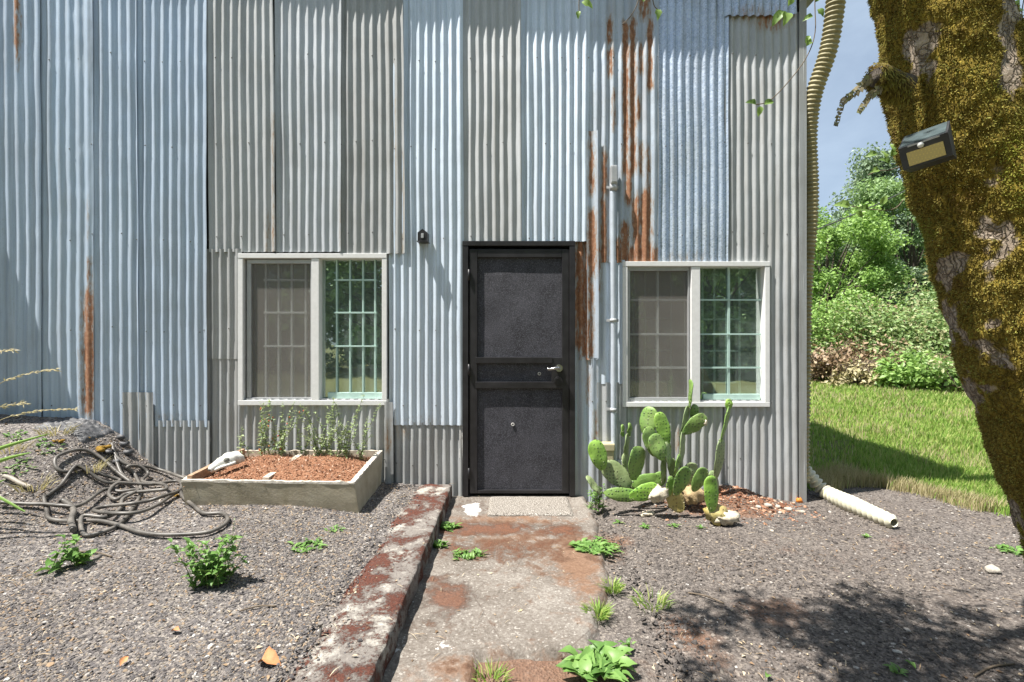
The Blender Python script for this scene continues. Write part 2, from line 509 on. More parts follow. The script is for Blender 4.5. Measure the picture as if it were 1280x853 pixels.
M['mulch'] = t_.done(t_.pbsdf(t_.ramp(t_.noise(95, 5, 0.8), [(0.3, (0.10, 0.042, 0.022)), (0.5, (0.27, 0.125, 0.07)), (0.68, (0.50, 0.32, 0.21))]), 0.95, 0, t_.bump(t_.noise(120, 4, 0.8), 0.012, 1.0), 0.1))
M['chip'] = pebble_mat('bark_chips', [(0.0, (0.10, 0.042, 0.022)), (0.5, (0.26, 0.12, 0.07)), (0.85, (0.42, 0.25, 0.16)), (1.0, (0.62, 0.50, 0.40))])
M['bone'] = plain('bleached_bone', (0.66, 0.65, 0.60), 0.7, 0, 0.25, 40, 0.003)
M['socket'] = plain('grey_bone_hollow', (0.16, 0.16, 0.14), 0.9)
M['hose'] = plain('sun_faded_rubber', (0.10, 0.091, 0.08), 0.45, 0, 0.8, 5, 0.001)
M['hosetan'] = plain('bleached_hose', (0.28, 0.25, 0.21), 0.6, 0, 0.3, 10)
M['mat'] = None
t_ = NT('coir_doormat')
M['mat'] = t_.done(t_.pbsdf(t_.ramp(t_.noise(150, 3, 0.8), [(0.38, (0.07, 0.06, 0.05)), (0.5, (0.24, 0.21, 0.18)), (0.6, (0.55, 0.52, 0.47))]), 0.95, 0, t_.bump(t_.noise(230, 3, 0.8), 0.008, 1.0), 0.1))
M['stem'] = plain('green_stem', (0.13, 0.16, 0.06), 0.6)
M['twig'] = plain('brown_twig', (0.13, 0.10, 0.07), 0.8, 0, 0.3)
M['weed'] = leaf_mat('weed_leaf', [(0.100, 0.207, 0.047), (0.157, 0.295, 0.073), (0.230, 0.383, 0.108)])
M['sage'] = leaf_mat('sage_leaf', [(0.20, 0.28, 0.12), (0.32, 0.41, 0.20), (0.44, 0.50, 0.29)])
M['flower'] = plain('small_flowers', (0.55, 0.12, 0.05), 0.6)
M['grass'] = leaf_mat('grass_blade', [(0.154, 0.262, 0.050), (0.248, 0.405, 0.079), (0.342, 0.477, 0.113), (0.499, 0.499, 0.208)], 0.4)
M['straw'] = leaf_mat('dry_straw', [(0.42, 0.36, 0.20), (0.52, 0.46, 0.28), (0.34, 0.30, 0.14)], 0.3)
M['mapleleaf'] = leaf_mat('bright_tree_leaf', [(0.151, 0.263, 0.067), (0.252, 0.409, 0.105), (0.377, 0.557, 0.162)], 0.4)
M['midleaf'] = leaf_mat('green_tree_leaf', [(0.133, 0.216, 0.084), (0.217, 0.339, 0.129), (0.347, 0.491, 0.214)], 0.35)
M['darkleaf'] = leaf_mat('dark_tree_leaf', [(0.125, 0.187, 0.113), (0.188, 0.272, 0.160), (0.301, 0.391, 0.245)], 0.3)
M['brambleleaf'] = leaf_mat('bramble_leaf', [(0.129, 0.212, 0.067), (0.224, 0.335, 0.113), (0.347, 0.458, 0.196), (0.397, 0.341, 0.204)], 0.35)
M['brownbrush'] = leaf_mat('dead_bramble', [(0.176, 0.115, 0.068), (0.297, 0.203, 0.121), (0.432, 0.338, 0.216)], 0.2)
M['canopy'] = leaf_mat('canopy_leaf', [(0.136, 0.230, 0.057), (0.215, 0.346, 0.085), (0.284, 0.429, 0.118)], 0.45)
M['fern'] = leaf_mat('dry_fern', [(0.15, 0.125, 0.08), (0.24, 0.20, 0.11), (0.20, 0.21, 0.09)], 0.2)
M['bark'] = plain('tree_bark', (0.08, 0.065, 0.05), 0.9, 0, 0.4, 8, 0.01)


def pad_mat(name, a, b, dot):
    t = NT(name)
    n = t.noise(9, 4, 0.6)
    c = t.mix(t.ramp(n, [(0.3, 0.0), (0.7, 1.0)]), a, b)
    v = t.voro(38, 'F1', None, 'Distance', 0.35)
    c = t.mix(t.ramp(v, [(0.20, 0.9), (0.34, 0.0)]), c, dot)
    sc = t.noise(16, 7, 0.75, t.map((1, 1, 1), 'Object', (4, 1, 7)))
    c = t.mix(t.ramp(sc, [(0.60, 0.0), (0.68, 0.75)]), c, (0.34, 0.29, 0.17))
    c = t.mix(t.math('MULTIPLY', t.ramp(t.noise(3.5, 4), [(0.4, 0.0), (0.7, 1.0)]), 0.35), c, (0.22, 0.25, 0.10))
    nb = t.bump(t.ramp(v, [(0.05, 1.0), (0.3, 0.0)]), 0.004, 0.8, t.bump(t.noise(24, 5, 0.7), 0.006, 0.6))
    return t.done(t.pbsdf(c, 0.5, 0, nb, 0.45))
M['pad'] = pad_mat('fresh_cactus_pad', (0.17, 0.34, 0.045), (0.27, 0.48, 0.07), (0.05, 0.12, 0.02))
M['padmid'] = pad_mat('cactus_pad', (0.12, 0.23, 0.05), (0.20, 0.33, 0.075), (0.04, 0.075, 0.025))
M['padold'] = pad_mat('old_greyish_cactus_pad', (0.19, 0.26, 0.12), (0.28, 0.35, 0.17), (0.09, 0.11, 0.06))
M['padyellow'] = pad_mat('yellowed_cactus_base', (0.42, 0.32, 0.08), (0.50, 0.40, 0.18), (0.22, 0.14, 0.05))
M['spine'] = plain('pale_spine', (0.6, 0.55, 0.42), 0.6)
M['padtan'] = plain('corky_cactus_base', (0.42, 0.31, 0.17), 0.85, 0, 0.4, 25, 0.004)
M['cork'] = plain('bleached_corky_lump', (0.62, 0.55, 0.42), 0.9, 0, 0.35, 40, 0.006)


def trunk_mat():
    t = NT('bark_and_moss')
    moss = t.attr('moss').outputs['Fac']
    n2 = t.noise(28, 7, 0.75)
    wv = t.node('ShaderNodeVectorMath'); wv.operation = 'ADD'
    nn = t.node('ShaderNodeTexNoise'); nn.inputs['Scale'].default_value = 22; t.ln(t.tc.outputs['Object'], nn.inputs['Vector'])
    sc_ = t.node('ShaderNodeVectorMath'); sc_.operation = 'SCALE'; sc_.inputs['Scale'].default_value = .06; t.ln(nn.outputs['Color'], sc_.inputs[0])
    t.ln(t.map((1, 1, 0.36)), wv.inputs[0]); t.ln(sc_.outputs[0], wv.inputs[1])
    cr = t.voro(44, 'DISTANCE_TO_EDGE', wv.outputs[0])
    bark = t.ramp(n2, [(0.3, (0.17, 0.125, 0.085)), (0.52, (0.36, 0.295, 0.23)), (0.72, (0.60, 0.54, 0.46))])
    bark = t.mix(t.math('MULTIPLY', t.ramp(cr, [(0.0, 0.75), (0.12, 0.0)]), t.ramp(n2, [(0.35, 1.0), (0.65, 0.25)])), bark, (0.045, 0.032, 0.022))
    mc = t.ramp(t.noise(40, 6, 0.75), [(0.25, (0.06, 0.042, 0.010)), (0.5, (0.20, 0.145, 0.026)), (0.75, (0.36, 0.28, 0.05))])
    f = t.ramp(t.math('ADD', moss, t.math('MULTIPLY', t.math('SUBTRACT', n2, 0.5), 0.9)), [(0.42, 0.0), (0.56, 1.0)])
    c = t.mix(f, bark, mc)
    nb = t.bump(t.math('ADD', t.ramp(cr, [(0.0, 0.0), (0.14, 1.0)]), n2), 0.012, 0.9)
    return t.done(t.pbsdf(c, 0.95, 0, nb, 0.15))
M['trunk'] = trunk_mat()
t_ = NT('golden_moss')
c_ = t_.ramp(t_.rand(), [(0.0, (0.10, 0.082, 0.024)), (0.4, (0.22, 0.19, 0.048)), (0.8, (0.38, 0.325, 0.085)), (1.0, (0.27, 0.30, 0.085))])
n_ = t_.noise(5.5, 6, 0.7)
c_ = t_.mix(t_.ramp(n_, [(0.50, 0.0), (0.66, 0.75)]), c_, (0.17, 0.095, 0.035))
c_ = t_.mix(t_.ramp(t_.noise(4.0, 5, 0.65, t_.map((1, 1, 1), 'Object', (5, 2, 9))), [(0.52, 0.0), (0.66, 0.7)]), c_, (0.30, 0.33, 0.055))
b_ = t_.pbsdf(c_, 0.9, 0, None, 0.1)
tr_ = t_.node('ShaderNodeBsdfTranslucent'); t_.ln(c_, tr_.inputs['Color'])
mx_ = t_.node('ShaderNodeMixShader'); mx_.inputs[0].default_value = 0.3
t_.ln(b_, mx_.inputs[1]); t_.ln(tr_.outputs[0], mx_.inputs[2]); M['moss'] = t_.done(mx_.outputs[0])
M['darkplastic'] = plain('black_plastic', (0.03, 0.032, 0.036), 0.45, 0, 0.3)
M['solar'] = plain('dusty_solar_glass', (0.07, 0.095, 0.10), 0.3, 0, 0.35, 20)
M['led'] = None
t_ = NT('amber_led_panel')
v_ = t_.voro(150, 'F1', None, 'Distance', 0.0)
M['led'] = t_.done(t_.pbsdf(t_.mix(t_.ramp(v_, [(0.2, 0.0), (0.4, 1.0)]), (0.62, 0.50, 0.16), (0.50, 0.40, 0.16)), 0.4, 0, None, 0.4))
M['sensor'] = plain('white_sensor_dome', (0.6, 0.6, 0.58), 0.35, 0, 0.05)
M['duct'] = None
t_ = NT('grimy_ribbed_plastic')
M['duct'] = t_.done(t_.pbsdf(t_.ramp(t_.noise(7, 6, 0.7), [(0.3, (0.20, 0.17, 0.08)), (0.7, (0.38, 0.34, 0.20))]), 0.55, 0, None, 0.35))
M['ductpale'] = plain('pale_ribbed_plastic', (0.60, 0.57, 0.44), 0.5, 0, 0.2, 6)
M['deadleaf'] = plain('dry_orange_leaf', (0.42, 0.19, 0.08), 0.7, 0, 0.3, 30)
M['goldmoss'] = plain('golden_moss_clump', (0.34, 0.20, 0.03), 0.95, 0, 0.5, 60, 0.01)
M['tarp'] = plain('torn_black_sheeting', (0.078, 0.078, 0.081), 0.5, 0, 0.5, 10, 0.004)
M['rock'] = plain('pale_stone', (0.42, 0.38, 0.32), 0.9, 0, 0.35, 20, 0.005)
M['orange'] = plain('orange_plastic', (0.62, 0.20, 0.03), 0.5, 0, 0.2)
M['stake'] = plain('rusty_grey_steel', (0.20, 0.18, 0.16), 0.7, 0.3, 0.3)
M['cable'] = plain('black_cable', (0.05, 0.05, 0.05), 0.6)
M['litter'] = leaf_mat('dry_litter', [(0.12, 0.075, 0.045), (0.25, 0.16, 0.09), (0.42, 0.32, 0.20), (0.55, 0.47, 0.34)], 0.15, 0.8)
M['iris'] = leaf_mat('strap_leaf', [(0.20, 0.38, 0.07), (0.30, 0.46, 0.12)], 0.35)

# ------------------------------------------------------------------ building
bld = empty('corrugated_building', (0, 0, 0), 'tall shed clad in patched corrugated steel sheets with a black door', 'building')
RX = P(1001, 0).x            # right corner of the wall
ROOF = lambda x: 4.24 - 0.107 * (x - 1.73)


def sheet(x0t, x1t, x0b, x1b, yt, yb, pitch, layer, mat, rust=(), holes=(), amp=0.0088, seed=0, label=None, phase=0.0, step=0.05, bow=0.0):
    """one corrugated sheet from its pixel outline on the wall plane"""
    rng = random.Random(seed * 77 + int(x0t)); amp *= rng.uniform(.85, 1.12)
    wpx = ((x1t - x0t) + (x1b - x0b)) / 2
    nper = wpx / pitch
    nu = max(6, int(nper * 10)); zt, zb = P(0, yt).z, P(0, yb).z
    nv = max(2, int((zt - zb) / step))
    V = np.zeros((nv + 1, nu + 1, 3)); R = np.zeros((nv + 1, nu + 1))
    yc = -0.013 - 0.009 * layer
    rows = [75, 183, 297, 410, 505, 575]
    edge = [rng.uniform(-1, 1) for _ in range(nu + 1)]
    for j in range(nv + 1):
        t = j / nv
        py = yt + (yb - yt) * t
        xl = x0t + (x0b - x0t) * t + bow * math.sin(PI * t); xr = x1t + (x1b - x1t) * t + bow * math.sin(PI * t)
        rowd = min(abs(py - r - 4 * math.sin(x0t)) for r in rows)
        kin = math.exp(-(rowd / 5.0) ** 2)
        for i in range(nu + 1):
            u = i / nu
            px = xl + (xr - xl) * u + 1.3 * nz(px_ := (xl + (xr - xl) * u) * 0.015, py * 0.008, seed + 0.3)
            a = amp * (1 - 0.25 * kin * (0.5 + 0.5 * math.sin(i * 1.7 + seed)))
            dy = a * math.cos(2 * PI * (u * nper + phase)) + 0.006 * nz(px * 0.02, py * 0.011, seed * 3.1) + 0.0016 * nz(px * 0.13, py * 0.05, seed)
            dy += (.011 * ss(.55, 1, u) if wpx > 25 else .003) + .006 * math.exp(-((px - xr) / 2.4) ** 2) - .004 * math.exp(-((px - xl) / 2.0) ** 2)
            if j == nv: dyz = 0.0025 * edge[i]
            else: dyz = 0
            w = P(px, py, 0)
            V[j, i] = (w.x, yc - dy, w.z + dyz)
            r = 0.0
            for (cx, y0, y1, hw, s) in rust:
                if y0 - 14 < py < y1 + 14:
                    e = min(1.0, (py - y0 + 14) / 14.0, (y1 + 14 - py) / 14.0)
                    r = max(r, s * e * math.exp(-((px - cx) / (hw * 1.25)) ** 2))
            R[j, i] = r
    idx = np.arange((nv + 1) * (nu + 1)).reshape(nv + 1, nu + 1)
    faces = []
    for j in range(nv):
        for i in range(nu):
            cpx = x0t + (x1t - x0t) * (i + 0.5) / nu
            cpy = yt + (yb - yt) * (j + 0.5) / nv
            if any(h[0] < cpx < h[1] and h[2] < cpy < h[3] for h in holes): continue
            faces.append((idx[j, i], idx[j + 1, i], idx[j + 1, i + 1], idx[j, i + 1]))
    mb = MB(); mb.add(V.reshape(-1, 3), faces, 0, True)
    nb = len(mb.v)
    for r in rows:
        py = r + 4 * math.sin(x0t) + rng.uniform(-1.5, 1.5)
        if not (yt < py < yb - 5): continue
        k = rng.randint(0, 1)
        while k < nper:
            u = (k + (0 - phase) % 1) / nper
            if u < 1:
                px = x0t + (x1t - x0t) * u + ((x0b - x0t) * (py - yt) / (yb - yt)); q = py + rng.uniform(-2, 2)
                if not any(h[0] - 3 < px < h[1] + 3 and h[2] - 3 < q < h[3] + 3 for h in holes):
                    c = P(px, q, 0); c.y = yc - amp - 0.001
                    mb.ball(c, (0.0055, 0.004, 0.0055), 6, 1)
            k += rng.choice([2, 3, 3, 4])
    o = mb.build('wall_sheet', [M[mat], M['nail']], bld)
    at = o.data.attributes.new('rust', 'FLOAT', 'POINT')
    vals = np.zeros(len(o.data.vertices), dtype=np.float32); vals[:nb] = R.ravel()
    at.data.foreach_set('value', vals)
    if label: o['label'] = label
    return o


T = -100
W1 = (304, 483, 320, 504); W2 = (778, 957, 330, 506); DR = (580, 717, 305, 640)
sheet(-560, 53, -552, 57, T, 545, 12.4, 1, 'blue', [(26, -80, 55, 4, 0.9), (27, 55, 85, 3, 0.5)], seed=1, bow=2, step=.06)
sheet(52, 119, 57, 122, T, 545, 12.0, 1, 'pale', [(115, 368, 515, 7, 1.0), (116, 330, 368, 4, 0.6), (104, 440, 520, 4, 0.35), (114, 250, 300, 3, 0.3)], seed=2, step=.03, label='pale blue sheet with a rusted right edge')
sheet(117, 175, 121, 178, T, 548, 12.0, 1, 'blue', seed=3)
sheet(172, 262, 176, 263, T, 533, 10.9, 1, 'blue', [(200, 520, 533, 60, 0.22)], seed=4, label='bright blue grey sheet with a dented lower half')
sheet(261, 344, 264, 348, T, 316, 10.2, 1.4, 'grey', [(345, 150, 316, 3, 0.42), (337, 270, 316, 3, 0.35)], seed=5)
sheet(345, 428, 347, 429, T, 316, 10.2, 1.4, 'steel', [(428, 250, 316, 2.5, 0.3)], seed=6)
sheet(426, 505, 427, 507, T, 318, 10.1, 1.4, 'dull', [(494, 130, 318, 2.5, 0.33), (505, 200, 318, 2.5, 0.36)], seed=7)
sheet(486, 579, 487, 580, T, 531, 10.1, 1, 'bright', [(520, 524, 531, 50, 0.2)], seed=8, phase=.2)
sheet(578, 650, 579, 652, T, 303, 10.1, 1, 'grey', seed=9)
sheet(650, 737, 651, 735, T, 303, 10.1, 1, 'bright', seed=10)
sheet(735, 822, 735, 822, T, 329, 10.2, 1, 'rusty',
      [(761, 30, 52, 3.2, .95), (762, 68, 90, 4, .9), (781, 35, 215, 3.6, .95), (790, 30, 215, 3.6, 1.0), (811, 30, 110, 3.4, 1.0), (800, 60, 90, 3, .7),
       (805, 0, 20, 7, .8), (798, 130, 146, 3, .9), (800, 185, 215, 3, .7), (755, 195, 240, 3.2, .9), (754, 255, 329, 3.6, .95), (785, 215, 250, 4, .9),
       (795, 250, 329, 5, .95), (806, 246, 329, 6, 1.1), (780, 285, 329, 5, 1.0), (773, 305, 329, 9, .9), (800, 315, 329, 26, 1.0), (743, 300, 329, 9, .7), (809, 190, 240, 3, .6), (767, 120, 160, 3, .5)],
      seed=11, step=.02, label='sheet streaked with orange rust')
sheet(820, 908, 821, 908, T, 329, 10.0, 1, 'spangle', [(863, 320, 329, 40, .25)], seed=12, label='blue spangled sheet')
sheet(904, 1000, 904, 1001, 18, 650, 9.7, 1, 'grey', [(962, 12, 34, 17, .8), (935, 14, 24, 25, .45)], holes=[W2], seed=13, step=.03)
sheet(898, 990, 898, 990, T, 24, 10.0, 3, 'spangle', [(945, 16, 24, 30, .4)], seed=14)
# around and below the windows and the door
sheet(258, 304, 258, 304, 312, 449, 10.2, 1, 'dull', seed=15)
sheet(258, 304, 258, 304, 446, 612, 10.2, 0, 'dull', seed=16)
sheet(294, 488, 294, 488, 498, 625, 10.2, 1, 'grey', [(430, 560, 600, 50, .12)], seed=17, phase=.3)
sheet(157, 196, 158, 197, 490, 640, 11.2, 2, 'dull', seed=18, label='narrow beige grey patch sheet')
sheet(192, 266, 192, 266, 525, 640, 10.3, 1, 'grey', [(225, 590, 620, 30, .2)], seed=19)
sheet(482, 492, 483, 493, 502, 625, 20, 3, 'grey', [(487, 530, 560, 4, .5)], seed=20)
sheet(486, 582, 487, 582, 528, 640, 10.0, 0, 'dull', [(500, 530, 545, 12, .3)], seed=21)
sheet(716, 747, 716, 746, 300, 450, 10.3, 0, 'rusty', [(724, 300, 430, 7, 1.0), (735, 300, 445, 6, .95), (728, 420, 460, 4, .6), (742, 340, 440, 4, .6)], seed=22, step=.02, label='orange rusted strip beside the door')
sheet(732, 746, 733, 747, 166, 448, 14, 2, 'rusty', [(738, 166, 240, 4.5, .62), (739, 195, 230, 4, .9), (739, 270, 340, 5, .95), (737, 340, 445, 4, .8)], seed=23, step=.02, label='tall narrow strip with rust streaks')
sheet(715, 747, 715, 747, 446, 650, 12.5, 0, 'rusty', [(735, 450, 500, 3, .5), (744, 520, 560, 4, .5)], seed=24, step=.03)
sheet(745, 780, 745, 780, 326, 480, 11, 0, 'bright', [(748, 326, 370, 4, .5)], seed=25)
sheet(745, 782, 745, 782, 478, 650, 12, 0, 'grey', [(746, 530, 560, 3, .5)], seed=26)
sheet(776, 962, 776, 962, 500, 655, 10.5, 0, 'grey', [(846, 540, 560, 3, .5)], seed=27, phase=.2)

# corner flashing, framing behind the sheets, roof
mb = MB()
a, b = P(995, -90), P(1004, 640)
mb.box((a.x, -0.047, b.z), (b.x, -0.044, a.z + .0)); mb.box((b.x - .003, -0.044, b.z), (b.x, 0.09, a.z))
mb.build('corner_flashing', M['dull'], bld)
mb = MB()
ox0, ox1 = -9.0, RX - 0.02
cols = sorted([ox0, P(306, 0).x, P(481, 0).x, P(584, 0).x, P(714, 0).x, P(781, 0).x, P(954, 0).x, ox1])
ops = {1: (P(0, 502).z, P(0, 322).z), 3: (-.3, P(0, 308).z), 5: (P(0, 503).z, P(0, 332).z)}
for i in range(7):
    x0, x1 = cols[i], cols[i + 1]
    top = ROOF(x1) - .02
    if i in ops:
        mb.box((x0, .016, ops[i][1]), (x1, .09, top))
        if i != 3: mb.box((x0, .016, -.4), (x1, .09, ops[i][0]))
    else:
        mb.box((x0, .016, -.4), (x1, .09, top))
mb.build('wall_framing', M['dark'], bld)
mb = MB()
mb.box((RX - .02, .09, -.4), (RX + .01, 6.0, ROOF(RX) - .03)); mb.box((ox0, 5.95, -.4), (RX - .02, 6.05, 4.6)); mb.box((ox0 - .05, .02, -.4), (ox0, 6.0, 4.8))
mb.box((ox0, .09, -.3), (RX - .02, 5.95, -.06))
mb.build('side_wall', M['dull'], bld)
mb = MB()
for x0, x1 in ((ox0 - .2, RX + .14),):
    za, zb = ROOF(x0), ROOF(x1)
    vs = [(x0, -.13, za), (x1, -.13, zb), (x1, 6.2, zb), (x0, 6.2, za)]
    mb.add(vs + [(v[0], v[1], v[2] + .06) for v in vs], [(0, 3, 2, 1), (4, 5, 6, 7), (0, 1, 5, 4), (1, 2, 6, 5), (2, 3, 7, 6), (3, 0, 4, 7)])
mb.build('roof', M['roof'], bld)


def window(fx0, fx1, fy0, fy1, mx0, mx1, left, right, lv, lh, rv, rh, rail, inner=None):
    root = MB()
    w = 6
    root.pbox(fx0, fx1, fy0, fy0 + w, -.045, .05); root.pbox(fx0, fx1, fy1 - w, fy1, -.045, .05)
    root.pbox(fx0, fx0 + w, fy0 + w + .2, fy1 - w - .2, -.043, .05); root.pbox(fx1 - w, fx1, fy0 + w + .2, fy1 - w - .2, -.043, .05)
    root.pbox(mx0, mx1, fy0 + w + .2, fy1 - w - .2, -.040, .05)
    win = root.build('window', M['white'], bld)
    mb = MB()
    x0, x1, y0, y1 = left
    mb.pbox(x0 - 5, x1 + 2, y0 - 5, y0, -.018, .02); mb.pbox(x0 - 5, x1 + 2, y1, y1 + 4, -.018, .02)
    mb.pbox(x0 - 5, x0, y0 + .1, y1 - .1, -.017, .02); mb.pbox(x1, x1 + 2, y0 + .1, y1 - .1, -.017, .02)
    mb.build('screen_frame', M['greyframe'], win)
    mb = MB(); a, b = P(x0 - .5, y1 + .5), P(x1 + .5, y0 - .5)
    mb.box((a.x, -.004, a.z), (b.x, -.002, b.z)); mb.build('insect_screen', M['screen'], win)
    for (x0, x1, y0, y1) in (left, right):
        mb = MB(); a, b = P(x0 - 3, y1 + 3), P(x1 + 3, y0 - 3)
        mb.box((a.x, .030, a.z), (b.x, .034, b.z)); mb.build('glass_pane', M['glass'], win)
    for (x0, x1, y0, y1), vs, hs in ((left, lv, lh), (right, rv, rh)):
        mb = MB()
        for v in vs: mb.pbox(v[0] - v[1], v[0] + v[1], y0 - .5, y1 + .5, .012, .022, .001)
        for h in hs:
            mb.pbox(h[2], h[3], h[0] - h[1], h[0] + h[1], .006, .0115, .001)
        mb.build('window_grille', M['palebar'] if vs is lv else M['teal'], win)
    if inner:
        for vs, hs, y1_ in inner:
            mb = MB()
            for (x, y0, y1) in vs: mb.pbox(x - 1.2, x + 1.2, y0, y1, .060, .070, .001)
            for (y, x0, x1) in hs: mb.pbox(x0, x1, y - 1.2, y + 1.2, .053, .0595, .001)
            mb.build('security_bars', M['palebar'], win)
    mb = MB(); mb.pbox(rail[0], rail[1], rail[2], rail[3], .010, .026); mb.build('sash_rail', M['teal'], win)
    return win


window(301, 485, 318, 506, 391.5, 401, (315, 389, 330, 497), (402, 479, 325, 500),
       [(331, 1.1), (347, 1.1), (363.5, 1.1), (381, 1.1)], [(350, 1.2, 329, 383), (391, 1.2, 329, 383), (433, 1.2, 329, 383)],
       [(420, .95), (436.7, .95), (453, .95), (468, .95)], [(350, 1.0, 417, 470), (391, 1.0, 417, 470), (433, 1.0, 417, 470)], (409, 478, 491, 499))
window(777, 959, 328, 508, 862, 873, (787, 859, 339, 497), (874, 951, 334, 500),
       [(823, 1.3)], [(375, 1.3, 786, 860), (418, 1.3, 786, 860), (460, 1.3, 786, 860)],
       [(912, 1.5)], [(375, 1.0, 873, 952), (418, 1.0, 873, 952), (460, 1.0, 873, 952)], (880, 951, 493, 500),
       inner=[([(794, 340, 497), (809, 340, 497), (842, 340, 497)], [(398, 794, 842), (438.5, 794, 842), (478, 794, 842)], 0),
              ([(882, 335, 497), (897, 335, 497), (929, 335, 497)], [(399, 882, 929), (439, 882, 929), (479, 882, 929)], 0)])

# door
mb = MB()
mb.pbox(579, 718, 303, 309, -.055, .06); mb.pbox(579, 586, 309.3, 618, -.053, .06); mb.pbox(711, 718, 309.3, 618, -.053, .06)
fr = mb.build('door_frame', M['black'], bld)
mb = MB()
for i in range(26):
    y0 = 306 + i * 12.1
    mb.pbox(575.2 + random.Random(i).uniform(-.9, .6), 579.0, y0, y0 + 11.9, -.028, .0)
mb.build('edge_trim', M['caulk'], bld)
mb = MB()
mb.pbox(587.5, 597, 313, 615, -.045, -.01); mb.pbox(702, 710.5, 313, 615, -.045, -.01)
mb.pbox(597.2, 701.8, 313, 323, -.044, -.01); mb.pbox(597.2, 701.8, 611, 615, -.044, -.01)
mb.pbox(595, 690, 446.5, 454, -.050, -.01); mb.pbox(595, 703, 477, 485, -.050, -.01)
mb.pbox(689, 703, 447, 477, -.040, -.008)
door = mb.build('security_door', M['black'], bld)
for (x0, x1, y0, y1) in ((597, 702, 323, 447), (597, 689, 454, 477), (597, 702, 485, 611)):
    mb = MB(); a, b = P(x0, y1), P(x1, y0)
    n = 14
    vs = []; fs = []
    for j in range(n + 1):
        for i in range(n + 1):
            u, v = i / n, j / n
            vs.append((a.x + (b.x - a.x) * u, -.022 - .004 * nz(u * 3, v * 3, x0 + y0) * min(1, 6 * min(u, 1 - u, v, 1 - v)), a.z + (b.z - a.z) * v))
    for j in range(n):
        for i in range(n):
            q = j * (n + 1) + i; fs.append((q, q + 1, q + n + 2, q + n + 1))
    mb.add(vs, fs, 0, True); mb.build('mesh_panel', M['doormesh'], door)
mb = MB()
c = P(698, 460, 0); c.y = -.045
mb.tube([c, c + Vector((0, -.012, 0))], .030, 20)
mb.tube([c + Vector((0, -.012, 0)), c + Vector((0, -.05, 0))], .013, 12)
mb.tube(spline([c + Vector((.004, -.05, 0)), c + Vector((-.03, -.055, .002)), c + Vector((-.075, -.05, -.006)), c + Vector((-.10, -.045, -.004))], 5), [.012] * 8 + [.011] * 7 + [.008], 10)
mb.build('lever_handle', M['chrome'], door)
mb = MB(); c = P(697, 475.5, 0); c.y = -.05
mb.tube([c, c + Vector((0, -.015, 0))], .034, 20); mb.tube([c + Vector((0, -.015, 0)), c + Vector((0, -.024, 0))], .024, 20)
mb.build('deadbolt', M['black'], door)
for y in (345, 462, 590):
    mb = MB(); c = P(586.8, y, 0); c.y = -.056
    mb.tube([c + Vector((0, 0, -.045)), c + Vector((0, 0, .045))], .0085, 10); mb.build('hinge', M['black'], door)
for x, y in ((641, 530), (674, 467)):
    mb = MB(); c = P(x, y); mb.tube([Vector((c.x + .011 * math.cos(q), -.028, c.z + .011 * math.sin(q))) for q in [k * 2 * PI / 12 for k in range(13)]], .0035, 5)
    mb.build('ring_pull', M['caulk'], door)

# things fixed to the wall
mb = MB(); c = P(531, 298)
w, h = .040, .044
pts = [(-w, -h), (w, -h), (w, h * .55), (0, h * 1.25), (-w, h * .55)]
mb.add([(c.x + p[0], -.105, c.z + p[1]) for p in pts] + [(c.x + p[0], -.02, c.z + p[1]) for p in pts],
       [(0, 1, 2, 3, 4), (9, 8, 7, 6, 5)] + [(i, i + 5, (i + 1) % 5 + 5, (i + 1) % 5) for i in range(5)])
mb.bevbox((c.x - w - .006, -.118, c.z - h - .006), (c.x + w + .006, -.02, c.z - h - .001), .002)
mb.bevbox((c.x - .011, -.112, c.z - .022), (c.x + .011, -.1055, c.z + .016), .003, 1)
tag(mb.build('wall_fixture', [M['black'], M['greyframe']], None, (c.x, 0, c.z)), 'small black house-shaped fixture on the corrugated wall left of the door', 'fixture')

cd = empty('conduit_pipe', (P(764, 600).x, -.06, -.05), 'pale grey vertical conduit pipe on the wall between door and right window', 'pipe')
mb = MB()
yy = -.062
mb.tube(spline([P(764, 238, 0) + Vector((0, yy, 0)), P(764.5, 330, 0) + Vector((0, yy, 0)), P(765, 420, 0) + Vector((0, yy, 0)), P(765, 520, 0) + Vector((0, yy, 0)), P(766, 570, 0) + Vector((0, yy, 0)), P(769, 600, 0) + Vector((0, yy, 0)), P(770, 618, 0) + Vector((0, yy, 0))], 8), .0225, 12)
mb.build('pipe', M['pipe'], cd)
mb = MB(); q = P(765, 224) + Vector((0, yy, 0))
mb.bevbox((q.x - .028, q.y - .035, q.z - .07), (q.x + .028, q.y + .03, q.z + .085), .012); mb.tube([q + Vector((0, 0, -.12)), q + Vector((0, 0, -.06))], .03, 14)
mb.bevbox((q.x - .022, q.y - .040, q.z - .055), (q.x + .022, q.y - .034, q.z + .065), .003)
mb.build('conduit_fitting', M['greyframe'], cd)
for y in (236, 401, 511):
    mb = MB(); q = P(764.7, y) + Vector((0, yy, 0))
    mb.tube([q + Vector((0, 0, -.013)), q + Vector((0, 0, .013))], .027, 14); mb.bevbox((q.x - .05, -.034, q.z - .011), (q.x + .05, -.030, q.z + .011), .001)
    mb.build('pipe_clamp', M['greybox'], cd)
mb = MB(); a, b = P(751, 579), P(764, 553)
mb.bevbox((a.x, -.12, a.z), (b.x, -.022, b.z), .012); mb.bevbox((a.x - .006, -.128, b.z - .05), (b.x + .006, -.022, b.z + .012), .01)
tag(mb.build('junction_box', M['beigebox'], None, (a.x, 0, a.z)), 'small beige plastic box on the wall beside the conduit foot', 'junction box')
mb = MB(); a, b = P(770, 592), P(779, 574)
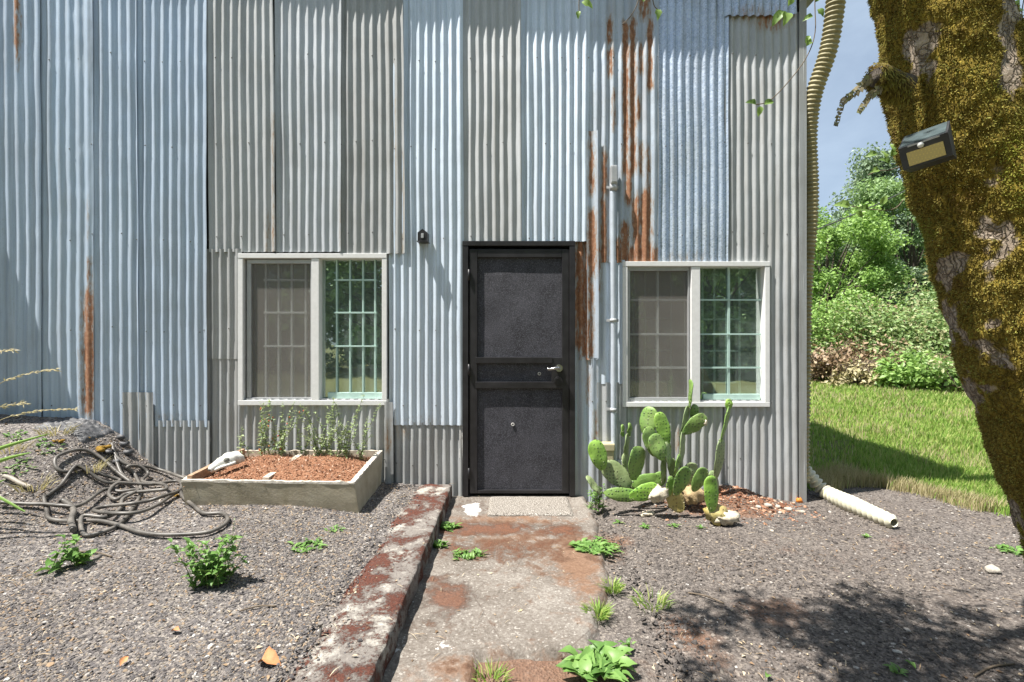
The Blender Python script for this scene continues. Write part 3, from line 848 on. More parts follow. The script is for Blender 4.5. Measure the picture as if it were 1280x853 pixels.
mb.bevbox((a.x, -.10, a.z), (b.x, -.03, b.z), .008); mb.bevbox((a.x - .004, -.104, b.z - .03), (b.x + .004, -.03, b.z + .006), .006)
tag(mb.build('outlet_box', M['greybox'], None, (a.x, 0, a.z)), 'small grey outlet box on the wall behind the cactus', 'outlet')


def ribbed(pts, rads, pitch, depth, n=14, cap=True):
    """tube with ring ribs along its length"""
    pts = spline(pts, 40)
    L = [0]
    for i in range(1, len(pts)): L.append(L[-1] + (pts[i] - pts[i - 1]).length)
    tot = L[-1]; k = int(tot / (pitch / 6)); out = []; rr = []; j = 0
    for i in range(k + 1):
        s = tot * i / k
        while j < len(L) - 2 and L[j + 1] < s: j += 1
        t = (s - L[j]) / max(1e-6, L[j + 1] - L[j])
        out.append(pts[j].lerp(pts[j + 1], min(1, t)))
        f = s / tot * (len(rads) - 1); a = int(min(f, len(rads) - 2)); r0 = rads[a] + (rads[a + 1] - rads[a]) * (f - a)
        rr.append(r0 + depth * math.cos(2 * PI * s / pitch))
    mb = MB(); mb.tube(out, rr, n, 0, cap)
    return mb


mb = ribbed([P(1062, -160, -.30), P(1046, -10, -.20), P(1036, 60, -.12), P(1017, 120, -.03), P(1011, 170, 0.03), P(1013, 230, .04), P(1012.5, 280, .04), P(1008, 340, .04), P(1006.5, 420, .04), P(1005.5, 500, .04), P(1004.5, 560, .05), P(1005, 600, .05)],
            [.075, .072, .066, .062, .060, .058, .053, .045, .042, .042, .042], .034, .0065)
o = mb.build('drain_hose', M['duct'], None, P(1005, 600, .05)); tag(o, 'tall grimy ribbed hose hanging down the corner of the shed', 'hose')
g0, g1, g2, g3 = P(1003, 583, .10), GT(1030, 614, .06), GT(1070, 633, .055), GT(1118, 654, .05)
mb = ribbed([g0, g1, g2, g3], [.040, .046, .054, .056, .048, .038], .046, .014, 16, False)
o = mb.build('drain_pipe', M['ductpale'], None, g1); tag(o, 'pale ribbed drain pipe lying on the ground at the corner of the shed', 'pipe')

# unseen block added beyond the left edge of the picture to shade the wall
mb = MB()
mb.box((-7.4, -.72, -.2), (-5.0, -.05, 3.85)); mb.box((-7.45, -.76, 3.852), (-5.0, -.02, 3.90))
tag(mb.build('shade_block', [M['dull']], None, (-6, -.4, 0)), 'unseen block added left of the view to cast shade on the wall', 'shadow caster')
at = bpy.data.objects['shade_block'].data.attributes.new('rust', 'FLOAT', 'POINT')

# ------------------------------------------------------------------ ground
def axis(lo, hi, fine, far_lo, far_hi):
    a = list(np.arange(lo, hi + 1e-6, fine))
    s, v = fine, lo
    left = []
    while v > far_lo: s *= 1.18; v -= s; left.append(v)
    s, v = fine, hi; right = []
    while v < far_hi: s *= 1.18; v += s; right.append(v)
    return np.array(left[::-1] + a + right)


def turf(x, y):
    """1 where grass grows on the right"""
    if x < 2.3: return 0.0
    lim = 0.35 - 1.6 * max(0, x - 3.35) if x > 3.35 else 0.35 + 0.3 * nz(x, 1, 5, 2)
    return ss(lim - .1, lim + .35, y + .22 * nz(x, y, 7, 2.5))


xs = axis(-4.6, 4.4, .035, -160, 160); ys = axis(-2.5, .3, .035, -160, 160)
V = np.zeros((len(ys), len(xs), 3)); Zn = np.zeros((len(ys), len(xs), 4), dtype=np.float32); Zn[..., 3] = 1
soil_blobs = [(GT(560, 840), .35, .15, 1.0), (GT(760, 680), .25, .35, .6), (GT(960, 760), .30, .25, .6), (GT(905, 625), .45, .22, 1.2), (GT(1000, 690), .6, .3, .35),
              (GT(660, 840), .5, .22, 1.2), (GT(150, 560), .5, .3, .3), (GT(620, 640), .6, .4, .6), (GT(870, 800), .2, .3, .6), (GT(1150, 680), .5, .3, .4)]
for j, y in enumerate(ys):
    for i, x in enumerate(xs):
        far = abs(x) > 12 or abs(y) > 12
        h = H(x, y, not far)
        if -0.52 < x < .72 and -2.6 < y < .3: h -= 0.02
        V[j, i] = (x, y, h)
        r = 0
        for c, rx, ry, s in soil_blobs:
            r = max(r, s * math.exp(-((x - c.x) / rx) ** 2 - ((y - c.y) / ry) ** 2)) if not far else r
        g = turf(x, y) if x > 0 else 0
        if y > 3 or y < -4.5 or x < -6: g = 1
        Zn[j, i, :3] = (r, g, ss(.2, .6, x))
idx = np.arange(len(ys) * len(xs)).reshape(len(ys), len(xs))
Fq = np.stack([idx[:-1, :-1], idx[:-1, 1:], idx[1:, 1:], idx[1:, :-1]], -1).reshape(-1, 4)
g = np_mesh('ground', V.reshape(-1, 3), Fq, M['ground'], None, True); tag(g, kind='structure')
at = g.data.attributes.new('zone', 'FLOAT_COLOR', 'POINT'); at.data.foreach_set('color', Zn.reshape(-1, 4).ravel())

# path: a worn slab from the door towards the camera
def inside(x, y):
    e = .035 * nz(x, y, 2, 6) + .015 * nz(x, y, 4, 20)
    right = .62 - .05 * ss(-.3, -1.0, y) - .22 * ss(-1.2, -2.0, y)
    front = -2.02 if x > -.15 else -2.7
    return min(right - x, y - front + (0 if x > -.15 else 0), x + .60) + e
V = []; Zc = []
px_ = np.arange(-.56, .74, .025); py_ = np.arange(-2.6, .03, .025)
pm = [(GT(640, 690), .55, .22, .55), (GT(560, 755), .13, .16, .95), (GT(545, 735), .10, .12, .6), (GT(600, 665), .5, .13, 1.0), (GT(700, 670), .22, .15, .8), (GT(570, 690), .12, .12, .7), (GT(660, 850), .3, .08, .7), (GT(500, 770), .07, .2, .45), (GT(590, 640), .16, .2, .6)]
pw = [(GT(590, 641), .085, .16, 1.0), (GT(506, 758), .06, .10, .62), (GT(490, 810), .12, .12, .5), (GT(545, 815), .12, .08, .38)]
ps = [(GT(650, 680), .6, .3, .55), (GT(720, 700), .14, .5, .9), (GT(640, 655), .5, .12, .6), (GT(650, 850), .35, .10, 1.0), (GT(680, 690), .25, .3, .55)]
for y in py_:
    for x in px_:
        e = inside(x, y)
        z = -.09 + .085 * ss(-.02, .03, e) + .004 * nz(x, y, 1, 7)
        V.append((x, y, z))
        f = lambda bl: max(s * math.exp(-((x - c.x) / rx) ** 2 - ((y - c.y) / ry) ** 2) for c, rx, ry, s in bl)
        Zc.append((f(pm), f(pw), f(ps), 1))
ny, nx = len(py_), len(px_)
idx = np.arange(ny * nx).reshape(ny, nx)
Fq = np.stack([idx[:-1, :-1], idx[:-1, 1:], idx[1:, 1:], idx[1:, :-1]], -1).reshape(-1, 4)
pt = np_mesh('path', V, Fq, M['path'], None, True); tag(pt, kind='structure')
at = pt.data.attributes.new('zone', 'FLOAT_COLOR', 'POINT'); at.data.foreach_set('color', np.array(Zc, dtype=np.float32).ravel())

# kerb
V = []; nsec = 0
ks = np.arange(-2.7, -.045, .025)
prof = [(-.36, .02), (-.33, .066), (-.28, .088), (-.24, .097), (-.18, .1), (-.12, .1), (-.07, .1), (-.022, .1), (-.004, .098), (0, .093), (.003, .06), (.006, .0), (.008, -.12)]
for y in ks:
    e = nz(0, y, 0, 3) * .008
    for k, (dx, dz) in enumerate(prof):
        x = -.495 + dx * (1 + .12 * nz(0, y, 9, 2)) + e * .5 + (.010 * nz(dx * 9, y, 4, 12) if k < 12 else 0) + (.045 * nz(1, y, 4, 5) if k < 2 else 0)
        z = dz + .010 * nz(dx * 4, y, 1, 4) + .004 * nz(dx * 9, y, 3, 22)
        if y > -.08: z += 0.0
        V.append((x, y, z))
m = len(prof); Fq = [(j * m + k, j * m + k + 1, (j + 1) * m + k + 1, (j + 1) * m + k) for j in range(len(ks) - 1) for k in range(m - 1)]
mb = MB(); mb.add(V, Fq, 0, True)
e0 = (len(ks) - 1) * m; mb.f.append(tuple(e0 + k for k in range(m))); mb.m.append(0); mb.sm.append(False)
tag(mb.build('kerb', M['kerb']), kind='structure')

# gravel: loose stones lying on the ground
def pebbles(name, N, region, smin, smax, mat, seed, dens=None):
    rs = np.random.RandomState(seed)
    ico = []
    ph = (1 + 5 ** .5) / 2
    for a in (-1, 1):
        for b in (-ph, ph): ico += [(0, a, b), (a, b, 0), (b, 0, a)]
    ico = np.array(ico) / 1.9
    from itertools import combinations
    fs = []
    for c in combinations(range(12), 3):
        d = [np.linalg.norm(ico[c[i]] - ico[c[j]]) for i, j in ((0, 1), (1, 2), (0, 2))]
        if max(d) < 1.15:
            n = np.cross(ico[c[1]] - ico[c[0]], ico[c[2]] - ico[c[0]])
            fs.append(c if np.dot(n, ico[c[0]]) > 0 else (c[0], c[2], c[1]))
    fs = np.array(fs)
    pts = []
    while len(pts) < N:
        x, y = rs.uniform(region[0], region[1]), rs.uniform(region[2], region[3])
        # density falls with distance so that stones stay near equal in the picture
        d = y - CAMY
        if abs(x) / d > 1.12: continue
        if rs.rand() > (2.0 / d) ** 1.3: continue
        if dens and rs.rand() > dens(x, y): continue
        pts.append((x, y))
    pts = np.array(pts); n = len(pts)
    sz = smin + (smax - smin) * rs.rand(n) ** 3.0 * (1 + .9 * (rs.rand(n) > .985))
    z = np.array([.098 if -.86 < x < -.52 else H(x, y) for x, y in pts])
    sc = np.stack([sz * rs.uniform(.7, 1.4, n), sz * rs.uniform(.6, 1.1, n), sz * rs.uniform(.3, .65, n)], 1)
    V = ico[None] * (1 + .28 * rs.uniform(-1, 1, (n, 12, 1))) * sc[:, None, :]
    an = rs.uniform(0, 2 * PI, n); c, s = np.cos(an)[:, None], np.sin(an)[:, None]
    tl = rs.uniform(-.5, .5, n)[:, None]
    X = V[..., 0] * c - V[..., 1] * s; Y = V[..., 0] * s + V[..., 1] * c; Z = V[..., 2] + tl * V[..., 0]
    V = np.stack([X + pts[:, :1], Y + pts[:, 1:], Z + z[:, None] + sc[:, 2:] * .25], -1).reshape(-1, 3)
    Fc = (fs[None] + (np.arange(n) * 12)[:, None, None]).reshape(-1, 3)
    return tag(np_mesh(name, V, Fc, mat), kind='stuff')


def left_d(x, y):
    return (1 - .96 * ss(-.98, -.70, x + .16 * nz(x, y, 6, 3))) * (1 - .5 * ss(-3.0, -3.5, x) * ss(-.9, -.3, y)) * (.3 + .7 * ss(-.35, .05, nz(x, y, 21, 1.6) + .4 * nz(x, y, 8, 6)))
o = pebbles('gravel', 60000, (-4.4, -.55, -2.45, -.05), .0027, .0088, M['pebble'], 3, left_d)
tag(o, 'loose grey and tan gravel left of the mossy kerb', 'gravel')
o = pebbles('gravel', 24000, (.55, 4.2, -2.45, .4), .003, .0115, M['pebble2'], 4, lambda x, y: (1 - turf(x, y)) * ss(.5, .75, x) * (.25 + .75 * ss(-.3, .1, nz(x, y, 15, 1.4) + .4 * nz(x, y, 8, 6))))
tag(o, 'dark fine gravel right of the path', 'gravel')
o = pebbles('bark_mulch', 1500, (1.0, 2.35, -.6, -.06), .005, .016, M['chip'], 5, lambda x, y: math.exp(-((x - 1.8) / .38) ** 2 - ((y + .1) / .22) ** 2))
tag(o, 'red bark mulch heaped behind the cactus', 'mulch')
for k, (px, py, s) in enumerate([(960, 632, .035), (972, 634, .028), (985, 637, .03), (975, 641, .02), (948, 634, .025), (1240, 713, .05), (965, 664, .018), (1003, 640, .025)]):
    c = GT(px, py, s * .3); mb = MB(); mb.ball(c, (s, s * .7, s * .5), 9, 0, Matrix.Rotation(k * 1.3, 3, 'Z'), .5)
    lab = ['pale stone at the foot of the wall left of the orange bit'] * 5 + ['whitish flat stone on the dark gravel near the tree'] + ['pale stone at the foot of the wall left of the orange bit'] * 2
    o = mb.build('stone', M['rock'], None, c)
    if k == 5: tag(o, 'whitish flat stone on the dark gravel near the tree', 'stone')
    else: tag(o, 'pale stone in the scatter at the foot of the wall corner', 'stone', 'stones at the foot of the wall corner')

# litter of dry leaf bits and twigs over the stones
mb = MB(); rl = random.Random(77)
while len(mb.f) < 13000:
    x = rl.uniform(-4.2, 3.6); y = -2.4 + 2.5 * rl.random(); d = y - CAMY
    if abs(x) / d > 1.1 or rl.random() > (2 / d) ** 1.2: continue
    if -.85 < x < .55 and rl.random() < .75: continue
    if x > -2.3 and nz(x, y, 12, 1.7) + .32 < rl.uniform(-.3, .6): continue
    z = (.104 if x < -.5 else -.002) if -.86 < x < .6 else H(x, y) + .006
    a = rl.uniform(0, 2 * PI)
    if rl.random() < .55: mb.leaf((x, y, z), (math.cos(a), math.sin(a), rl.uniform(-.05, .3)), (rl.uniform(-.4, .4), rl.uniform(-.4, .4), 1), rl.uniform(.008, .028), rl.uniform(.004, .014), 0, .2, .1)
    else: mb.leaf((x, y, z), (math.cos(a), math.sin(a), rl.uniform(-.05, .15)), (0, 0, 1), rl.uniform(.02, .07), rl.uniform(.0015, .0035), 0, .3, 0)
tag(mb.build('leaf_litter', M['litter']), 'scattered dry leaf bits and twigs over the gravel', 'litter', kind='stuff')

# ------------------------------------------------------------------ doormat, planter
a, b = GT(610, 647), GT(711, 647)
mb = MB()
nxm, nym = 40, 26; x0, x1, y0, y1 = -.180, .455, a.y - .045, -.075
vs = []
for j in range(nym + 1):
    for i in range(nxm + 1):
        x = x0 + (x1 - x0) * i / nxm; y = y0 + (y1 - y0) * j / nym
        edge = i in (0, nxm) or j in (0, nym)
        vs.append((x + .004 * nz(x, y, 1, 8), y + .006 * nz(x, y, 3, 6), (-.002 if edge else .014) + .003 * nz(x, y, 0, 14)))
mb.add(vs, [(j * (nxm + 1) + i, j * (nxm + 1) + i + 1, (j + 1) * (nxm + 1) + i + 1, (j + 1) * (nxm + 1) + i) for j in range(nym) for i in range(nxm)], 0, True)
tag(mb.build('doormat', M['mat'], None, ((x0 + x1) / 2, (y0 + y1) / 2, 0)), 'worn grey brown doormat in front of the black door', 'doormat')

FL, FR, BR, BL = P(226, 600, -.76), P(443, 603, -.74), P(478, 563, -.07), P(300, 563, -.07)
pl = empty('planter_trough', (FL + FR) / 2 - Vector((0, 0, .2)), 'long concrete planter trough of red bark mulch under the left window', 'planter')
FLb, FRb = P(232, 626, -.74), P(449, 640, -.72)
BRb, BLb = BR + Vector((-.01, 0, -.30)), BL + Vector((0.03, 0, -.30))
FLb.z -= .03; FRb.z -= .03
ctr = (FL + FR + BR + BL) / 4
def inset(p, t, dz=0): q = p + (ctr - p) * t; q.z = p.z + dz; return q
mb = MB()
top = [FL, FR, BR, BL]; bot = [FLb, FRb, BRb, BLb]
N = 16
for k in range(4):
    k2 = (k + 1) % 4; vs = []; fs = []
    for i in range(N + 1):
        u = i / N
        for j in range(6):
            v = j / 5
            p = top[k].lerp(top[k2], u).lerp(bot[k].lerp(bot[k2], u), v)
            p = p + Vector((.004 * nz(p.x, p.y, p.z, 9), .004 * nz(p.z, p.x, p.y, 9), -.012 if j == 0 else 0))
            vs.append(p)
    for i in range(N):
        for j in range(5): q = i * 6 + j; fs.append((q, q + 1, q + 7, q + 6))
    mb.add(vs, fs, 0, False)
mb.build('trough_wall', M['concrete'], pl)
mb = MB()
ins = [inset(p, .06) for p in top]
for k, mi in ((0, 0), (1, 0), (2, 1), (3, 1)):
    k2 = (k + 1) % 4; vs = []; n = 40
    for i in range(n + 1):
        u = i / n
        o_ = top[k].lerp(top[k2], u); n_ = ins[k].lerp(ins[k2], u)
        j = .010 * nz(u * 22, k, 1) + .006 * nz(u * 60, k, 5)
        vs += [o_ + Vector((0, 0, -.016)), o_ + Vector((0, 0, j)), n_ + Vector((0, 0, j * .7 + .001)), n_ + Vector((0, 0, -.07))]
    fs = []
    for i in range(n):
        for q in range(3): fs.append((i * 4 + q, (i + 1) * 4 + q, (i + 1) * 4 + q + 1, i * 4 + q + 1))
    mb.add(vs, fs, mi, False)
mb.build('trough_rim', [M['rim'], M['palewood']], pl)
mb = MB()
n = 30; vs = []
for j in range(n + 1):
    for i in range(n + 1):
        u, v = i / n, j / n
        p = ins[0].lerp(ins[1], u).lerp(ins[3].lerp(ins[2], u), v)
        mound = min(u, 1 - u, v, 1 - v)
        p.z += -.045 + .05 * min(1, mound * 4) + .018 * nz(p.x, p.y, 0, 5) + .008 * nz(p.x, p.y, 2, 20)
        vs.append(p)
mb.add(vs, [(j * (n + 1) + i, j * (n + 1) + i + 1, (j + 1) * (n + 1) + i + 1, (j + 1) * (n + 1) + i) for j in range(n) for i in range(n)], 0, True)
rng = random.Random(5)
for k in range(3200):
    u, v = rng.random(), rng.random(); i, j = int(u * n), int(v * n)
    p = Vector(vs[j * (n + 1) + i]); p += Vector((rng.uniform(-.02, .02), rng.uniform(-.012, .012), .004))
    d = Vector((rng.uniform(-1, 1), rng.uniform(-1, 1), rng.uniform(-.3, .6))).normalized()
    mb.leaf(p, d, (rng.uniform(-.5, .5), rng.uniform(-.5, .5), 1), rng.uniform(.008, .028), rng.uniform(.005, .010), 1, 0, 0)
mb.build('mulch', [M['mulch'], M['chip']], pl)
mb = MB()
a = P(383, 566, -.10); b = P(335, 598, -.72); b.z = a.z - .02
a2, b2 = P(383, 563.5, -.10), P(332, 598, -.68)
dirv = (b2 - a2).normalized(); sd = dirv.cross(Vector((0, 0, 1))).normalized()
vs = []
for p, zz in ((a2, 0), (b2, 0)):
    for s1 in (-.022, .022):
        for dz in (-.05, .006): vs.append(p + sd * s1 + Vector((0, 0, dz)))
mb.add(vs, [(0, 1, 3, 2), (4, 6, 7, 5), (1, 5, 7, 3), (0, 2, 6, 4), (0, 4, 5, 1), (2, 3, 7, 6)])
mb.build('divider_board', M['palewood'], pl)
mb = MB()
a2, b2 = P(300, 563, -.12), P(232, 597, -.74); dirv = (b2 - a2).normalized(); sd = Vector((1, 0, 0)); vs = []
for p in (a2, b2):
    for s1 in (0, .03):
        for dz in (-.05, .012): vs.append(p + sd * s1 + Vector((0.01, 0, dz)))
mb.add(vs, [(0, 1, 3, 2), (4, 6, 7, 5), (1, 5, 7, 3), (0, 2, 6, 4), (0, 4, 5, 1), (2, 3, 7, 6)])
mb.build('edge_board', M['wood'], pl)

# skull on the corner of the trough
sk = empty('animal_skull', P(283, 585, -.55), 'bleached white animal skull on the left corner of the trough', 'skull')
mb = MB(); c = P(283, 576, -.55)
Rm = Matrix.Rotation(.5, 3, 'Z') @ Matrix.Rotation(.25, 3, 'Y')
mb.ball(c + Vector((.03, .04, .012)), (.068, .06, .046), 18, 0, Rm, .3)
mb.tube(spline([c + Vector((.03, .03, .005)), c + Vector((-.01, -.02, -.004)), c + Vector((-.045, -.065, -.03)), c + Vector((-.062, -.09, -.048))], 5), [.045, .046, .046, .045, .043, .041, .039, .037, .035, .033, .031, .029, .027, .025, .022, .019], 14)
mb.tube(spline([c + Vector((.07, -.01, -.01)), c + Vector((.045, -.045, -.018)), c + Vector((.0, -.075, -.03)), c + Vector((-.03, -.085, -.045))], 5), .011, 8)
mb.build('cranium', M['bone'], sk)
for dx, dy, dz, rr in ((.022, -.036, .012, .020), (-.042, -.022, .010, .018)):
    mb = MB(); mb.ball(c + Vector((dx, dy, dz)), (rr, rr * .8, rr), 12, 0, Rm); mb.build('eye_socket', M['socket'], sk)
mb = MB(); mb.ball(c + Vector((-.060, -.094, -.040)), (.013, .010, .010), 10, 0, Rm); mb.build('nose_hole', M['socket'], sk)


# ------------------------------------------------------------------ plants
def upright(name, label, cat, base, stems, leafL, leafW, lmat, seed, group=None, flower=False, parts=True, per=26):
    """bushy plant: stems = list of (dx, dy, top dx, height)"""
    rng = random.Random(seed)
    st, lf = MB(), MB()
    for dx, dy, tx, h in stems:
        p0 = base + Vector((dx, dy, -.01)); p1 = p0 + Vector((tx * .35, rng.uniform(-.02, .02), h * .5)); p2 = p0 + Vector((tx, rng.uniform(-.04, .04), h))
        cv = spline([p0, p1, p2], 7)
        st.tube(cv, [.0024 - .0014 * i / len(cv) for i in range(len(cv))], 5)
        n = max(5, int(per * h / .4))
        for k in range(n):
            t = rng.uniform(.08, 1) ** .8; q = cv[min(len(cv) - 1, int(t * (len(cv) - 1) + .5))] + Vector((0, 0, rng.uniform(-.015, .015)))
            a = rng.uniform(0, 2 * PI); d = Vector((math.cos(a), math.sin(a), rng.uniform(-.1, .9)))
            s = rng.uniform(.6, 1.25) * (1.1 - .45 * t)
            lf.leaf(q, d, (rng.uniform(-.4, .4), rng.uniform(-.4, .4), 1), leafL * s, leafW * s)
            if flower and rng.random() < .03: lf.ball(q + d * .02, .006, 6, 1)
    if parts:
        r = empty(name, base, label, cat, group)
        st.build('stem', M['stem'], r); lf.build('leaves', [lmat, M['flower']], r)
        return r
    nb = len(lf.v)
    lf.add(st.v, st.f, 2, True)
    return tag(lf.build(name, [lmat, M['flower'], M['stem']], None, base), label, cat, group)


def rosette(name, label, base, n, L, W, mat, seed, group=None, h=.5, spread=.0):
    rng = random.Random(seed); mb = MB()
    for k in range(n):
        a = rng.uniform(0, 2 * PI); r = spread * math.sqrt(rng.random())
        p = base + Vector((r * math.cos(a * 3.1), r * math.sin(a * 3.1) * .8, 0)); p.z = max(H(p.x, p.y), -.008 if -.5 < p.x < .6 else -9) + .003
        d = Vector((math.cos(a), math.sin(a), rng.uniform(.15, 1.0) * h * 2))
        s = rng.uniform(.6, 1.2)
        mb.leaf(p, d, (rng.uniform(-.3, .3), rng.uniform(-.3, .3), 1), L * s, W * s, 0, .2, .25)
    return tag(mb.build(name, mat, None, base), label, 'weed', group)


def tuft(name, label, base, n, L, mat, seed, spread=.05, group=None, cat='grass'):
    rng = random.Random(seed); mb = MB()
    for k in range(n):
        a = rng.uniform(0, 2 * PI); r = spread * math.sqrt(rng.random())
        p = base + Vector((r * math.cos(a), r * math.sin(a), -.005)); d = Vector((math.cos(a) * rng.uniform(.1, .9), math.sin(a) * rng.uniform(.1, .9), 1)).normalized()
        l = L * rng.uniform(.5, 1.1); w = .0025; sd = d.cross(Vector((rng.uniform(-1, 1), rng.uniform(-1, 1), 0.1))).normalized() * w
        m = p + d * l * .55; e = p + d * l + Vector((math.cos(a), math.sin(a), -.4)) * l * .3
        mb.add([p - sd, p + sd, m + sd, m - sd, e], [(0, 1, 2, 3), (3, 2, 4)], 0, True)
    return tag(mb.build(name, mat, None, base), label, cat, group)


rng = random.Random(2)
pb = P(328, 568, -.20); pb.z = FL.z + .0
upright('herb_plant', 'sparse leafy plant with red flowers at the left of the trough', 'plant', pb, [(rng.uniform(-.15, .17), rng.uniform(-.05, .05), rng.uniform(-.20, .20), rng.uniform(.16, .48)) for _ in range(19)], .036, .014, M['sage'], 1, flower=True, per=54)
pb2 = P(424, 568, -.20); pb2.z = FL.z + .0
upright('herb_plant', 'fuller leafy plant at the right of the trough', 'plant', pb2, [(rng.uniform(-.17, .20), rng.uniform(-.06, .05), rng.uniform(-.19, .20), rng.uniform(.20, .52)) for _ in range(27)], .036, .014, M['sage'], 2, per=56)
pb3 = P(377, 568, -.17); pb3.z = FL.z
upright('herb_plant', 'single thin stem between the two fuller trough plants', 'plant', pb3, [(0, 0, -.05, .33), (.02, 0, .04, .2)], .036, .014, M['sage'], 3, per=48)

b = GT(265, 733)
upright('leafy_weed', 'tall bright green leafy weed on the left gravel', 'weed', b, [(rng.uniform(-.07, .07), rng.uniform(-.06, .06), rng.uniform(-.10, .10), rng.uniform(.10, .26)) for _ in range(20)], .062, .027, M['weed'], 4, per=30)
b = GT(290, 690); upright('leafy_weed', 'faint thin weed beside the tall green weed', 'weed', b, [(0, 0, .0, .16), (.02, .01, .03, .1)], .03, .01, M['sage'], 5, parts=False)
b = GT(84, 710); upright('leafy_weed', 'low broad leaved weed below the hose heap', 'weed', b, [(rng.uniform(-.05, .05), rng.uniform(-.05, .05), rng.uniform(-.06, .06), rng.uniform(.05, .16)) for _ in range(7)], .07, .045, M['weed'], 6, per=22)
b = GT(385, 685); rosette('leafy_weed', 'small flat green weed on gravel left of the kerb', b, 60, .04, .016, M['weed'], 7, None, .4, .09)
b = GT(418, 664); rosette('leafy_weed', 'tiny weed patch between the trough and the kerb', b, 24, .03, .012, M['weed'], 8, None, .4, .05)
b = GT(745, 640); upright('leafy_weed', 'spiky weed at the wall left of the cactus', 'weed', b, [(rng.uniform(-.05, .05), rng.uniform(-.03, .03), rng.uniform(-.04, .04), rng.uniform(.10, .24)) for _ in range(11)], .055, .016, M['weed'], 9, per=24)
b = GT(745, 690); rosette('leafy_weed', 'spreading green weed on the right edge of the path below the doormat', b, 130, .055, .025, M['weed'], 10, None, .35, .13)
b = GT(745, 840); rosette('leafy_weed', 'broad leaved weed clump at the bottom edge beside the path', b, 110, .075, .045, M['weed'], 11, None, .45, .11)
b = GT(765, 737); tuft('grass_tuft', 'small round grass tuft beside the path, upper one', b, 150, .06, M['grass'], 12, .045, cat='grass tuft')
b = GT(748, 770); tuft('grass_tuft', 'fine grass tuft at the path edge above the broad leaved clump', b, 150, .07, M['grass'], 13, .045, cat='grass tuft')
b = GT(815, 757); tuft('grass_tuft', 'thin spreading grass tuft on the dark gravel right of the path', b, 70, .08, M['grass'], 14, .08, cat='grass tuft')
b = GT(560, 665); b.z = 0; rosette('leafy_weed', 'weed growing in the corner of the kerb near the door', b, 60, .05, .022, M['weed'], 15, None, .6, .06)
b = GT(538, 690); b.z = 0.0; b.x = -.455; rosette('leafy_weed', 'weed hanging against the inner face of the kerb', b, 40, .045, .022, M['weed'], 18, None, .9, .04)
b = GT(585, 700); b.z = 0; rosette('leafy_weed', 'small weed on the mossy slab below the kerb corner weed', b, 80, .045, .014, M['weed'], 16, None, .7, .09)
b = GT(590, 652); b.z = 0
b = GT(615, 850); tuft('grass_tuft', 'green tuft at the bottom edge of the path', b, 70, .06, M['grass'], 17, .06, cat='grass tuft')
for k, (px, py, lab) in enumerate([(772, 655, 'tiny weed sprout nearest the spiky weed'), (806, 660, 'tiny weed sprout in front of the cactus, left one'), (843, 660, 'tiny weed sprout below the cactus pads'), (876, 661, 'tiny weed sprout left of the yellow cactus base'), (1083, 672, 'tiny weed sprout below the pale drain pipe'), (786, 812, 'tiny weed sprout right of the broad leaved clump'), (1120, 842, 'tiny weed sprout in the tree shade')]):
    rosette('weed_sprout', lab, GT(px, py), 12, .035, .016, M['weed'], 30 + k, None, .5, .02)
rosette('leafy_weed', 'low weed in the shade under the mossy tree', GT(1268, 690), 50, .05, .02, M['weed'], 40, None, .5, .10)

# tall grass and strap leaves at the left edge
b = Vector((-3.05, -1.45, H(-3.05, -1.45)))
tg = empty('tall_grass', b, 'tall seeding grass leaning in from the left edge', 'grass')
for k, pts in enumerate([[(-40, 560), (-10, 490), (25, 470), (70, 462)], [(-60, 600), (-15, 535), (40, 515), (93, 512)], [(-50, 560), (-25, 520), (5, 508), (32, 505)], [(-50, 500), (-30, 460), (-8, 442), (18, 438)]]):
    w = [P(x, y, -1.45 + .05 * k) for x, y in pts]; cv = spline([b + Vector((.02 * k, .02 * k, 0))] + w, 8)
    mb = MB(); mb.tube(cv, .0016, 5); mb.build('stalk', M['straw'], tg)
    mb = MB()
    for i in range(len(cv) - 13, len(cv)):
        for q in range(3):
            mb.leaf(cv[i], (cv[i] - cv[i - 1]) + Vector((rng.uniform(-1, 1), rng.uniform(-1, 1), rng.uniform(-1, 1))) * .012, (rng.uniform(-1, 1), -1, .5), .028, .006)
    mb.build('seed_head', M['straw'], tg)
b = Vector((-3.2, -1.25, H(-3.2, -1.25)))
ir = empty('strap_leaf_plant', b, 'green strap leaved plant poking in from the left edge', 'plant')
for k, pts in enumerate([[(-60, 600), (-20, 568), (62, 542)], [(-60, 612), (-10, 580), (38, 566)], [(-60, 640), (-20, 618), (30, 640)], [(-60, 650), (-25, 615), (5, 600)], [(-70, 640), (-30, 590), (-5, 560)]]):
    cv = spline([b + Vector((0, .02 * k, 0))] + [P(x, y, -1.30 + .06 * k) for x, y in pts], 6); mb = MB()
    for i in range(len(cv) - 1):
        pass
    vs = []
    for i, p in enumerate(cv):
        wd = .020 * (1 - (i / (len(cv) - 1)) ** 2.5) + .001
        vs += [p + Vector((0, .010, wd)), p + Vector((0, -.004, 0)), p + Vector((0, .010, -wd))]
    fs = []
    for i in range(len(cv) - 1):
        for q in (0, 1): fs.append((i * 3 + q, i * 3 + q + 1, (i + 1) * 3 + q + 1, (i + 1) * 3 + q))
    mb.add(vs, fs, 0, True); mb.build('strap_leaf', M['iris'], ir)
for k, (px, py) in enumerate([(25, 585), (60, 560), (20, 545)]):
    rosette('leafy_weed', ['pale green weed on the bank below the strap leaves', 'small weed on the bank above the hose heap', 'pale weed against the wall foot at far left'][k], GT(px, py), 30, .04, .014, M['weed'], 60 + k, None, .4, .08)

